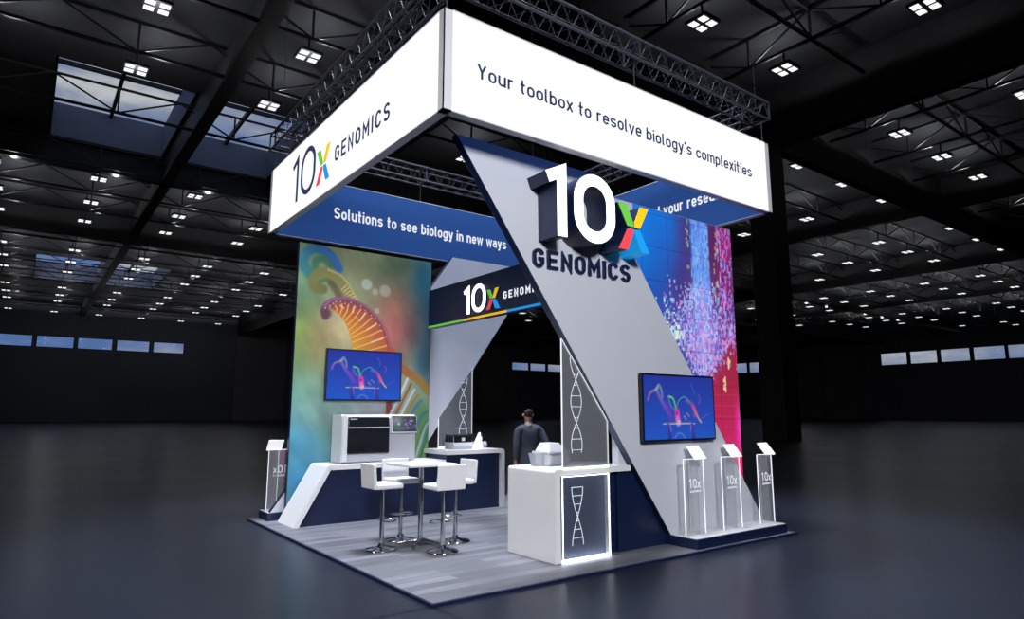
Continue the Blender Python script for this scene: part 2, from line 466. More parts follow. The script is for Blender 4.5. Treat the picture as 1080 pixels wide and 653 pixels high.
# ================================================================== CAMERA
fw = V((math.cos(YAW)*math.cos(PITCH), math.sin(YAW)*math.cos(PITCH), math.sin(PITCH)))
cd = bpy.data.cameras.new('camera'); cam = bpy.data.objects.new('camera', cd); COL.objects.link(cam)
cam.location = CAM; cam.rotation_euler = fw.to_track_quat('-Z', 'Y').to_euler()
cd.sensor_width = 36; cd.sensor_fit = 'HORIZONTAL'; cd.lens = FPX/1080*36; cd.clip_end = 600; cd.clip_start = .05
SC.camera = cam

# ================================================================== HALL
CX, CY, CZ = CAM
XR, YR, XL, YL = CX+195, CY+165, CX-46, CY-30        # walls
ZR = CZ+22.5                                        # roof sheet
def hall():
    T = .4
    struct(MB().box(XL, XR, YL, YR, -.43, -.03).build('floor', M['hallfloor']), 'dark polished concrete hall floor')
    # windows in the far walls
    wl = [(-15.2, -9.1)]+[(-8.4, -2.5), (-1.9, 4.6), (5.2, 11.6), (12.3, 18.7), (19.4, 25.7)]+[(119.6, 126.3), (126.9, 133.4), (134.2, 141.1)]
    wr = [(40.0, 46.7), (47.4, 50.7+0), (51.2, 58.1), (58.8, 65.7), (66.4, 73.2), (73.9, 80.9), (109.8, 116.6), (117.0, 123.2), (123.9, 127.2+3)]
    wr[1] = (44.2, 50.7); wr[0] = (37.3, 43.6)
    zl, zr_ = (15.1, 17.5), (15.1, 18.3)
    def wall(name, segs, z0, z1, lo, hi, mk):
        mb = MB(); segs = sorted(segs)
        mk(mb, lo, hi, -.5, z0); mk(mb, lo, hi, z1, ZR+.2)
        e = lo
        for a, b in segs:
            mk(mb, e, a, z0, z1); e = b
        mk(mb, e, hi, z0, z1)
        return struct(mb.build(name, M['hallwall']))
    wall('wall_back', wl, zl[0], zl[1], XL, XR, lambda m, a, b, c, d: m.box(a, b, YR, YR+T, c, d))
    wall('wall_right', wr, zr_[0], zr_[1], YL, YR, lambda m, a, b, c, d: m.box(XR, XR+T, a, b, c, d))
    struct(MB().box(XL-T, XL, YL, YR, -.5, ZR+.2).build('wall_left', M['hallwall']))
    struct(MB().box(XL, XR, YL-T, YL, -.5, ZR+.2).build('wall_front', M['hallwall']))
    glass = mat('window_glass', (200, 210, 225), .05, trans=.93)
    k = 1
    for a, b in wl:
        r = MB().box(a, b, YR+.18, YR+.22, zl[0], zl[1]).build('window_%d' % k, glass); struct(r, 'high strip window in the far hall wall')
        f = MB()
        f.box(a-.05, a+.12, YR-.05, YR+.3, zl[0], zl[1]); f.box(b-.12, b+.05, YR-.05, YR+.3, zl[0], zl[1])
        f.box(a, b, YR-.05, YR+.3, zl[0]-.05, zl[0]+.1); f.box(a, b, YR-.05, YR+.3, zl[1]-.1, zl[1]+.05)
        f.build('window_frame', M['frame'], r); k += 1
    for a, b in wr:
        r = MB().box(XR+.18, XR+.22, a, b, zr_[0], zr_[1]).build('window_%d' % k, glass); struct(r, 'high strip window in the right hall wall')
        f = MB()
        f.box(XR-.05, XR+.3, a-.05, a+.12, zr_[0], zr_[1]); f.box(XR-.05, XR+.3, b-.12, b+.05, zr_[0], zr_[1])
        f.build('window_frame', M['frame'], r); k += 1
    # wall bays (lighter flat bays on the walls)
    n = 1
    for a, b in ((37, 49), (52, 61), (92, 104), (107, 116), (150, 160), (163, 172)):
        struct(MB().box(a, b, YR-.5, YR, -.03, 21.5).build('trim_%d' % n, M['pil'])); n += 1
    for a, b in ((88, 97), (99, 106), (10, 20), (23, 32)):
        struct(MB().box(XR-.5, XR, a, b, -.03, 21.5).build('trim_%d' % n, M['pil'])); n += 1
    # roof sheet with skylight wells
    holes = [(CX-.12, CX+8.0, CY+48.4, CY+63.4), (CX+9.4, CX+17.2, CY+48.4, CY+63.4),
             (CX-.2, CX+8.6, CY+113.8, CY+135), (CX+9.4, CX+17.4, CY+113.8, CY+135),
             (CX+130, CX+141, CY+48.5, CY+56), (CX+130, CX+141, CY+57, CY+64)]
    xs = sorted({XL, XR}|{h[0] for h in holes}|{h[1] for h in holes}); ys = sorted({YL, YR}|{h[2] for h in holes}|{h[3] for h in holes})
    mb = MB()
    for i in range(len(xs)-1):
        for j in range(len(ys)-1):
            mx, my = (xs[i]+xs[i+1])/2, (ys[j]+ys[j+1])/2
            if any(h[0] < mx < h[1] and h[2] < my < h[3] for h in holes): continue
            mb.box(xs[i], xs[i+1], ys[j], ys[j+1], ZR, ZR+.15)
    struct(mb.build('ceiling', M['roof']), 'dark sheet roof of the exhibition hall')
    for (a, b, c, d) in holes:
        hh = 3.0; t = .12
        yb = d
        if b-a > 5:
            w = MB()
            w.box(a-t, a, c, d, ZR, ZR+hh); w.box(b, b+t, c, d, ZR, ZR+hh)
            w.box(a-t, b+t, c-t, c, ZR, ZR+hh); w.box(a-t, b+t, d, d+t, ZR, ZR+hh)
            r = struct(w.build('window_%d' % k, M['well']), 'roof skylight over the hall'); k += 1
            g = MB().box(a, b, c, d, ZR+hh-.03, ZR+hh).build('pane', glass, r)
            f = MB()
            f.box((a+b)/2-.12, (a+b)/2+.12, c, d, ZR+hh-.35, ZR+hh+.05)
            for q in (.45,):
                yy = c+(d-c)*q; f.box(a, b, yy-.09, yy+.09, ZR+hh-.3, ZR+hh+.05)
            f.build('glazing_bar', M['frame'], r)
hall()

ZC = CZ+20.6; ZT = CZ+22.4       # truss chords
def vtruss(fixed, axis, lo, hi, phase, name='roof_truss'):
    """V-braced truss; panels 7.67 m wide with the low node at phase+k*7.67 ... every 3.835"""
    mb = MB()
    P = lambda t, z: (t, fixed, z) if axis == 'x' else (fixed, t, z)
    mb.bar(P(lo, ZC), P(hi, ZC), .12); mb.bar(P(lo, ZT), P(hi, ZT), .10)
    k = math.floor((lo-phase)/7.66)
    while phase+k*7.66 <= hi+4:
        c = phase+k*7.66; k += 1
        if lo < c < hi: mb.bar(P(c, ZC), P(c, ZT), .08)
        for s in (-1, 1):
            a, b = c, c+s*3.83
            b2 = min(max(b, lo), hi)
            if lo < a < hi and abs(b2-a) > .5: mb.bar(P(a, ZC), P(b2, ZC+(ZT-ZC)*abs(b2-a)/3.83), .07)
    o = mb.build(name, M['roofsteel']); struct(o, 'dark steel truss under the hall roof')
    return o
K = 1.95
gx = [-5.7, -1.85, 1.8, 5.63, 9.47, 13.3, 17.15, 24.65, 28.3, 32.05, 40, 43.85, 47.8, 55.9, 59.5, 63.2, 71.3, 75.2, 79.0, 86.8, 90.7]
gy = [1.95, 5.8, 9.57, 13.4, 17.25, 21, 25.1, 29.1, 32.4, 36.35, 40.2, 48, 51.95, 55.9, 63.3, 67.4, 71.35, 79]
for g in gy:
    if g > 12.5 and g not in (25.1, 29.1): vtruss(CY+g*K, 'x', XL+1, XR-1, CX+1.8*K)
for g in (25.1, 29.1): vtruss(CY+g*K, 'x', CX+50, XR-1, CX+1.8*K)
for g in gx:
    if 12 < g < 92: vtruss(CX+g*K, 'y', YL+1, CY+23.6, CY+20.9)
for g in (5.63, 9.47): vtruss(CX+g*K, 'y', YL+1, CY+23.6, CY+20.9)
vtruss(CY+50.6, 'x', XL+1, CX+40, CX+1.8*K)
vtruss(CY+116.5, 'x', XL+1, CX+40, CX+1.8*K)
vtruss(CY+17.0, 'x', CX+10, CX+39.5, CX+33.4)
vtruss(CY+17.0, 'x', CX+42, CX+69.5, CX+48)
for x in (22.3, 15.0): vtruss(CX+x, 'y', CY+25.2, CY+47.8, CY+41)
def beam(x0, x1, y0, y1, z0):
    return struct(MB().box(x0, x1, y0, y1, z0, ZR).build('roof_beam', M['roofsteel']), 'deep dark steel roof beam')
for x, z in ((8.7, 20.4), (40.7, 18.3), (70.3, 19.5), (101, 19.5), (131, 20), (-25, 20)): beam(CX+x-.45, CX+x+.45, YL, YR, CZ+z)
for y, z in ((24.4, 18.5), (64.2, 20.4), (86, 19.5), (137, 20.5)): beam(XL, XR, CY+y-.4, CY+y+.4, CZ+z)
for cx_, cy_ in ((39.9, 24.2), (101, 24.3), (-25, 86)):
    
    mb = MB().box(CX+cx_-.87, CX+cx_+.87, CY+cy_-.87, CY+cy_+.87, -.03, CZ+18.5)
    struct(mb.build('column', M['roofsteel'], bevel=.06), 'square dark hall column')

def proj(p):
    d = V(p)-CAM; r = V((math.sin(YAW), -math.cos(YAW), 0)); u = r.cross(fw)
    z = d.dot(fw)
    if z < .5: return None
    return 540+FPX*d.dot(r)/z, 326.5-FPX*d.dot(u)/z
def lights():
    root = thing('ceiling_light', 'square four-panel light hung under the dark hall roof', 'ceiling light', (0,0,0), 'hall ceiling lights')
    MB().box(-.62, .62, -.62, .62, 0, .16).build('housing', M['roofsteel'], root)
    s = MB()
    s.box(-.04, .04, -.04, .04, .16, 1.15)
    s.build('bracket', M['roofsteel'], root)
    for a in (-1, 1):
        for b in (-1, 1):
            MB().box(a*.32-.225, a*.32+.225, b*.30-.19, b*.30+.19, -.03, .02).build('lamp_panel', M['lamp'], root)
    up = bpy.data.lights.new('uplight', 'SPOT'); up.spot_size = math.radians(179); up.spot_blend = .12; up.energy = 200; up.shadow_soft_size = .25; up.color = (.93, .95, 1)
    fill = bpy.data.lights.new('hall_fill', 'POINT'); fill.energy = 60; fill.shadow_soft_size = .4; fill.color = (.93, .95, 1)  # dim fill added below alternate fixtures to lift the dark walls and beams
    first = True; n = 0
    near = []
    for x in gx:
        for y in gy:
            p = (CX+x*K, CY+y*K, CZ+19.5)
            if y in (25.1, 29.1) and x < 47: continue
            if y < 5 and x < 5: continue
            if y < 12.5 and x < 10: continue
            q = proj(p)
            if q is None or not (-30 < q[0] < 1110 and -25 < q[1] < 345): continue
            px, py = q
            # behind the hanging sign or inside the booth silhouette
            if 300 < px < 805 and py > 20:
                top = 10+(px-468)*.415 if px > 468 else 6+(468-px)*.96
                if top+6 < py < top+70+25*(abs(px-468) < 260): continue
                if 560 < px < 780 and py > top: continue
                if 312 < px < 450 and py > 262: continue
            near.append(((V(p)-CAM).length, p, px, py))
    near.sort()
    near = near[:290]
    NAMED = {}
    for d, p, px, py in near:
        o = root if first else copy_tree(root)
        first = False
        o.location = p
        names = [((740, 24), 'big square four-panel ceiling light above the right half of the sign'),
                 ((826, 73), 'four-panel ceiling light just above the truss corner right of the sign'),
                 ((975, 6), 'four-panel ceiling light at the top edge towards the right corner'),
                 ((950, 141), 'four-panel ceiling light, first of three right of the dark column'),
                 ((993, 166), 'four-panel ceiling light, middle of three right of the dark column'),
                 ((1033, 188), 'four-panel ceiling light, third of three right of the dark column'),
                 ((327, 59), 'four-panel ceiling light left of the truss over the sign'),
                 ((145, 73), 'four-panel ceiling light in front of the left skylight'),
                 ((284, 111), 'four-panel ceiling light in front of the skylight beside the truss'),
                 ((167, 6), 'four-panel ceiling light at the top edge above the left skylight')]
        for (nx, ny), lb in names:
            if abs(px-nx) < 7 and abs(py-ny) < 7:
                o['label'] = lb
        if d < 175:
            l = bpy.data.objects.new('uplight', up); COL.objects.link(l); l.location = (p[0]+1.3, p[1]+1.3, p[2]+.9); l.rotation_euler = (math.pi, 0, 0)
            if n % 2 == 0:
                l = bpy.data.objects.new('hall_fill', fill); COL.objects.link(l); l.location = (p[0], p[1], p[2]-.5)
            n += 1
    return len(near), n
print('lights', lights())

# ================================================================== BOOTH FLOOR
r = thing('booth_floor', 'raised booth floor of grey wood planks with navy edging', 'platform', (3.05, 3.05, -.03))
part(MB().box(.0, 6.1, 0, 6.1, -.028, 0), 'plank_floor', M['planks'], r)
mb = MB(); e = .022
mb.box(-e, 6.1+e, -e, -.0005, -.03, -.003); mb.box(-e, 6.1+e, 6.1005, 6.1+e, -.03, -.003); mb.box(-e, -.0005, 0, 6.1, -.03, -.003); mb.box(6.1005, 6.1+e, 0, 6.1, -.03, -.003)
part(mb, 'edging', M['navydark'], r)

# ================================================================== HANGING SIGN
A0, A1, B0, B1, Z0, Z1, TH = -.035, 5.911, -.08, 5.859, 4.802, 5.948, .105
sg = thing('hanging_sign', 'square hanging ring sign, white lit outside and blue inside', 'sign', (2.94, 2.89, Z0))
fr_ = .012
def frame_box(name, ax0, ax1, ay0, ay1):
    mb = MB()
    mb.box(ax0, ax1, ay0, ay1, Z0, Z0+fr_); mb.box(ax0, ax1, ay0, ay1, Z1-fr_, Z1)
    if ax1-ax0 > ay1-ay0:
        mb.box(ax0, ax0+fr_, ay0, ay1, Z0, Z1); mb.box(ax1-fr_, ax1, ay0, ay1, Z0, Z1)
    else:
        mb.box(ax0, ax1, ay0, ay0+fr_, Z0, Z1); mb.box(ax0, ax1, ay1-fr_, ay1, Z0, Z1)
    return part(mb, name, M['greypr'], sg)
M['greypr'] = mat('sign_profile', (205, 206, 212), .5, noise=.03)
frame_box('frame', A0, A1, B0, B0+TH); frame_box('frame', A0, A1, B1-TH, B1)
frame_box('frame', A0, A0+TH, B0, B1); frame_box('frame', A1-TH, A1, B0, B1)
g = .006
def panel(x0, x1, y0, y1, m, name): return part(MB().box(x0, x1, y0, y1, Z0+fr_*.6, Z1-fr_*.6), name, m, sg)
# outside faces (white) and inside faces (blue)
panel(A0+g, A1-g, B0+.004, B0+.03, M['sign'], 'lit_panel'); panel(A0+g, A1-g, B1-.03, B1-.004, M['sign'], 'lit_panel')
panel(A0+.004, A0+.03, B0+g, B1-g, M['sign'], 'lit_panel'); panel(A1-.03, A1-.004, B0+g, B1-g, M['sign'], 'lit_panel')
i_ = TH-.004
panel(A0+TH, A1-TH, B0+i_-.02, B0+i_, M['signin'], 'blue_panel'); panel(A0+TH, A1-TH, B1-i_, B1-i_+.02, M['signin'], 'blue_panel')
panel(A0+i_-.02, A0+i_, B0+TH, B1-TH, M['signin'], 'blue_panel'); panel(A1-i_, A1-i_+.02, B0+TH, B1-TH, M['signin'], 'blue_panel')
XX, YY, ZZ = V((1,0,0)), V((0,1,0)), V((0,0,1))
frR = (V((0, B0+.004, 0)), XX, ZZ, -YY)          # right face, reads along +x
lettering("Your toolbox to resolve biology's complexities", shift(frR, .385, 5.275), .166, 5.02, M['signtxt'], sg, w=.135, gap=.12, depth=.004)
frL = (V((A0+.004, 0, 0)), -YY, ZZ, -XX)         # left face, reads along -y
lg = sg
logo10(lg, shift(frL, -4.66, 5.005), .755, .105, .004, M['signtxt'], None, sx=1.055, wx=.125)
lettering('GENOMICS', shift(frL, -2.86, 5.165), .226, 1.70, M['signtxt'], sg, w=.155, sx=1.2, depth=.004)
frB = (V((0, B1-i_, 0)), XX, ZZ, -YY)
lettering('Solutions to see biology in new ways', shift(frB, 1.10, 5.275), .215, 3.93, M['whitetxt'], sg, w=.16, gap=.12, depth=.004)
frI = (V((A1-i_, 0, 0)), -YY, ZZ, -XX)
lettering('and your research', shift(frI, -2.42, 5.255), .205, 1.86, M['whitetxt'], sg, w=.16, gap=.12, depth=.004)

# ================================================================== TRUSS RING
tr = thing('lighting_truss', 'square ring of aluminium box truss carrying the hanging sign', 'truss', (2.9, 2.85, 6.31))
t0x, t1x, t0y, t1y, tz0, tz1, ts = -.09, 5.89, -.14, 5.84, 6.32, 6.60, .285
def span(axis, a, b, c0, c1):
    mb = MB(); P = lambda t, c, z: (t, c, z) if axis == 'x' else (c, t, z)
    for c in (c0, c1):
        for z in (tz0, tz1): mb.bar(P(a, c, z), P(b, c, z), .021, 8)
    n = int(round((b-a)/.30)); s = (b-a)/n
    for i in range(n):
        u, v_ = a+i*s, a+(i+1)*s
        mid = (u+v_)/2
        for c in (c0, c1):
            mb.bar(P(u, c, tz0), P(mid, c, tz1), .0055); mb.bar(P(mid, c, tz1), P(v_, c, tz0), .0055)
        for z in (tz0, tz1):
            mb.bar(P(u, c0, z), P(mid, c1, z), .0055); mb.bar(P(mid, c1, z), P(v_, c0, z), .0055)
    for t in (a, b, a+(b-a)/2):
        for c in (c0, c1): mb.bar(P(t, c, tz0), P(t, c, tz1), .016)
        for z in (tz0, tz1): mb.bar(P(t, c0, z), P(t, c1, z), .016)
    part(mb, 'truss_span', M['truss'], tr)
span('x', t0x, t1x, t0y, t0y+ts); span('x', t0x, t1x, t1y-ts, t1y)
span('y', t0y+ts, t1y-ts, t0x, t0x+ts); span('y', t0y+ts, t1y-ts, t1x-ts, t1x)
mb = MB()
for c in ((.02, -.03), (2.9, -.03), (5.83, -.03), (.02, 5.8), (2.9, 5.8), (5.83, 5.8)): mb.bar((c[0], c[1], 5.949), (c[0], c[1], 6.31), .007, 6)
part(mb, 'hanger', M['truss'], tr)
mb = MB()
for c in ((.05, 0), (5.75, 0), (.05, 5.7), (5.75, 5.7)): mb.bar((c[0], c[1], 6.6), (c[0], c[1], ZC+.1), .004, 6)
part(mb, 'hoist_cable', M['roofsteel'], tr)

# ================================================================== SLANTED PANELS + PLINTHS
def slant(name, label, x_tl, x_bl, wd, y0, y1, zb, zt, extra=None):
    r = thing(name, label, 'wall panel', ((x_bl+x_tl)/2, (y0+y1)/2, 0))
    pts = [(x_tl, zt), (x_bl, zb), (x_bl+wd, zb), (x_tl+wd, zt)]
    k = .004
    part(MB().prism(pts, 'y', y0+k, y1-k), 'navy_core', M['navy'], r)
    ins = [(x_tl+.004, zt-.002), (x_bl+.004, zb), (x_bl+wd-.004, zb), (x_tl+wd-.004, zt-.002)]
    part(MB().prism(ins, 'y', y0, y0+k), 'grey_face', M['grey'], r); part(MB().prism(ins, 'y', y1-k, y1), 'grey_face', M['grey'], r)
    return r
PF = slant('slanted_wall_panel', 'large leaning grey panel with navy edge carrying the big lit logo and a television', .468, 3.876, 2.14, .46, .58, .133, 4.858)
PB = slant('slanted_wall_panel', 'leaning grey panel behind the DNA banner at the back of the booth', 3.57, .19, 2.14, 5.60, 5.72, .133, 4.862)
# the raised lettering and logo on the front panel
frP = (V((0, .459, 0)), XX, ZZ, -YY)
lo = thing('logo_sign', 'thick raised 10x logo with glowing white digits on the leaning grey panel', 'sign', (2.38, .459, 3.78))
logo10(lo, shift(frP, 1.485, 3.785), .87, .165, .37, M['neon'], M['navydark'], sx=.985, wx=.185)
gn = text_mb('GENOMICS', shift(frP, 1.545, 3.462), .232, 1.67, w=.165, sx=1.25, depth=.03).build('letter_sign', M['navydark'])
tag(gn, 'dark navy raised GENOMICS letters below the glowing logo', 'lettering')

def plinth(x0, x1, y0, y1, label):
    r = thing('display_plinth', label, 'plinth', ((x0+x1)/2, (y0+y1)/2, 0))
    part(MB().box(x0, x1, y0, y1, 0.001, .125), 'base', M['navy'], r, bevel=.004)
    part(MB().box(x0+.012, x1-.012, y0+.012, y1-.012, .125, .132), 'top', M['white'], r)
    return r
plinth(3.885, 5.955, .04, .592, 'low navy plinth with white top under the leaning front panel')
plinth(.15, 2.33, 5.602, 6.08, 'low navy plinth at the left edge behind the DNA banner')

# ================================================================== BANNER WALLS WITH ARTWORK
def dna_banner():
    r = thing('banner_wall', 'tall banner printed with a colourful blurred DNA helix', 'banner', (1.7, 5.55, 0))
    part(MB().box(.41, 3.03, 5.505, 5.595, .001, 4.665), 'frame', M['navydark'], r)
    A = Art(.415, 3.025, .02, 4.66, .0125, (140, 150, 112))
    for (x, z, rx, rz, c, a) in (
        (.45, 4.3, .5, .5, (120, 150, 110), .9), (.5, 3.6, .45, .6, (96, 138, 104), .9), (.5, 3.0, .4, .5, (120, 148, 60), .95), (.48, 2.5, .4, .5, (112, 140, 84), .9),
        (.5, 1.9, .6, .45, (82, 148, 140), .95), (.5, 1.3, .6, .5, (64, 146, 180), 1), (.6, .6, .9, .6, (52, 140, 186), 1), (1.5, 4.4, .5, .4, (150, 158, 100), .9),
        (1.9, 4.1, .6, .6, (150, 152, 112), .8), (2.3, 4.5, .5, .4, (92, 120, 84), .9), (2.35, 3.9, .4, .5, (120, 116, 92), .8),
        (2.85, 4.3, .28, .6, (34, 104, 128), .95), (2.95, 3.6, .25, .7, (30, 92, 126), .95), (2.6, 3.3, .4, .5, (112, 84, 92), .8), (2.9, 2.7, .25, .5, (38, 84, 112), .9),
        (2.2, 3.7, .35, .35, (160, 108, 84), .7), (2.2, 3.2, .35, .5, (178, 82, 80), .8), (1.2, 3.1, .4, .35, (198, 176, 126), .95), (.85, 2.9, .25, .6, (150, 120, 74), .6),
        (1.1, 3.4, .25, .25, (190, 170, 120), .7), (.85, 2.0, .5, .5, (120, 166, 140), .7), (1.3, 1.75, .7, .3, (128, 160, 158), .8), (2.0, 1.75, .5, .3, (132, 132, 150), .8),
        (2.7, 1.2, .5, .5, (66, 104, 58), .9), (2.95, 1.5, .3, .5, (40, 110, 84), .6), (1.7, 3.4, .25, .25, (196, 158, 130), .5)):
        A.blob(x, z, rx, rz, c, a)
    n = vnoise(A.X, A.Z, 2.2, 3)[..., None]; A.C = A.C*(.82+.36*n)
    n2 = vnoise(A.X*1.6+A.Z*.8, A.Z*.5, 3.1, 9)[..., None]; A.C = A.C*(.92+.16*n2)
    # teal curl
    A.stroke([(.62, 4.12), (.50, 4.28), (.52, 4.46), (.66, 4.58), (.86, 4.57), (1.02, 4.44), (1.12, 4.28)], .12, [(38, 120, 120), (44, 96, 170)], .95, .5)
    A.stroke([(.70, 4.25), (.72, 4.38), (.86, 4.42), (.98, 4.32)], .10, (52, 112, 86), .9, .7)
    A.stroke([(.80, 4.58), (1.02, 4.50), (1.16, 4.28)], .035, (40, 104, 196), .9, .6)
    # olive curl
    A.stroke([(.86, 3.88), (.72, 3.90), (.68, 4.03), (.78, 4.15), (.96, 4.17), (1.14, 4.06), (1.28, 3.88), (1.40, 3.72)], .11, [(104, 104, 52), (150, 138, 78)], .95, .45, .15)
    A.stroke([(.80, 4.0), (.93, 4.05), (1.08, 3.95)], .06, (72, 108, 62), .8, .7)
    A.stroke([(1.0, 4.0), (1.12, 3.86), (1.2, 3.72)], .09, (96, 84, 56), .8, .6)
    A.stroke([(.94, 4.24), (1.18, 4.16), (1.36, 3.98), (1.5, 3.75)], .03, (184, 176, 100), .8, .6)
    for k in range(5):
        x = 1.2+k*.045; A.stroke([(x, 3.9-k*.03), (x+.09, 4.0-k*.045)], .013, (226, 190, 120), .8, .5)
    # bokeh
    for x, z, rr, a in ((1.68, 4.06, .12, .8), (2.05, 3.98, .13, .55), (1.85, 3.94, .07, .5), (1.9, 3.59, .06, .5), (1.47, 3.73, .05, .5)): A.disc(x, z, rr, (190, 200, 176), a, .3)
    # fan of rungs between the inner curve and the band
    band = smooth_pts([(.92, 3.40), (.90, 3.54), (1.02, 3.67), (1.24, 3.73), (1.46, 3.70), (1.70, 3.60), (1.92, 3.42), (2.08, 3.2), (2.2, 2.88), (2.3, 2.6)], 8)
    inner = smooth_pts([(1.12, 3.52), (1.24, 3.42), (1.34, 3.28), (1.41, 3.12), (1.45, 2.95), (1.5, 2.7), (1.65, 2.4)], 8)
    poly = [(1.04, 3.58), (1.26, 3.66), (1.5, 3.63), (1.7, 3.54), (1.9, 3.36), (2.05, 3.14), (2.14, 2.86), (2.2, 2.55)]
    for i in range(40):
        t = i/39; p = poly[min(6, int(t*7))]; q = poly[min(7, int(t*7)+1)]; f = t*7-int(t*7) if t < 1 else 1
        a = (p[0]+(q[0]-p[0])*f, p[1]+(q[1]-p[1])*f); b = inner[int(t*(len(inner)-1))]
        c0 = (150+50*t, 52+34*t, 40); c1 = (196+30*t, 96+70*t, 34)
        A.stroke([a, b], .045, [c0, c1], .9, .5, .03, sm=False)
    for i in range(13):
        t = (i+.5)/13; p = poly[min(6, int(t*7))]; q = poly[min(7, int(t*7)+1)]; f = t*7-int(t*7)
        a = (p[0]+(q[0]-p[0])*f, p[1]+(q[1]-p[1])*f); b = inner[int(t*(len(inner)-1))]
        A.stroke([a, ((a[0]+b[0])/2+.02, (a[1]+b[1])/2), b], .018, [(232, 170, 120), (250, 190, 70)], .85, .5, .01, sm=False)
        if i % 2: A.stroke([(a[0]-.03, a[1]-.02), ((a[0]*.5+b[0]*.5)+.05, (a[1]+b[1])/2+.02)], .018, (214, 206, 190), .7, .5, sm=False)
    A.stroke(band, .075, [(112, 66, 92), (158, 66, 70)], 1, .35, .055, sm=False)
    A.stroke([(p[0]+.01, p[1]+.035) for p in band], .028, [(128, 92, 140), (184, 92, 96)], .9, .6, sm=False)
    A.disc(.94, 3.46, .13, (92, 50, 62), .9, .6)
    for k in range(16):
        p = band[12+k*3] if 12+k*3 < len(band) else band[-1]
        A.disc(p[0]-.05+random.random()*.08, p[1]-.07+random.random()*.06, .014, (250, 214, 180), .9, .6)
    # lower helix
    A.blend(np.clip((A.X-2.12)/.03, 0, 1)*np.clip((2.27-A.X)/.03, 0, 1)*np.clip((2.6-A.Z)/.1, 0, 1)*np.clip((A.Z-1.5)/.06, 0, 1)*.85, (134, 36, 30))
    A.stroke([(2.2, 2.85), (2.36, 2.62), (2.55, 2.48), (2.76, 2.38), (3.0, 2.14)], .10, [(178, 74, 50), (148, 116, 44)], .95, .4)
    cols = [(206, 206, 214), (140, 82, 34), (186, 186, 206), (150, 112, 52), (52, 104, 150), (88, 140, 60), (44, 110, 120), (92, 132, 66), (150, 160, 160), (48, 96, 60), (96, 140, 60)]
    for k in range(16):
        x = 2.18+k*.075
        A.stroke([(x, 1.62-k*.085), (x+.20, 1.98-k*.06), (x+.38, 2.36-k*.10)], .034, cols[k % 11], .85, .5)
    gm = A.C.mean(axis=2, keepdims=True); A.C = (gm+(A.C-gm)*.86)*.95
    A.build('graphic', 5.503, artmat('dna_print', .12, 1.0, .6), r)
dna_banner()

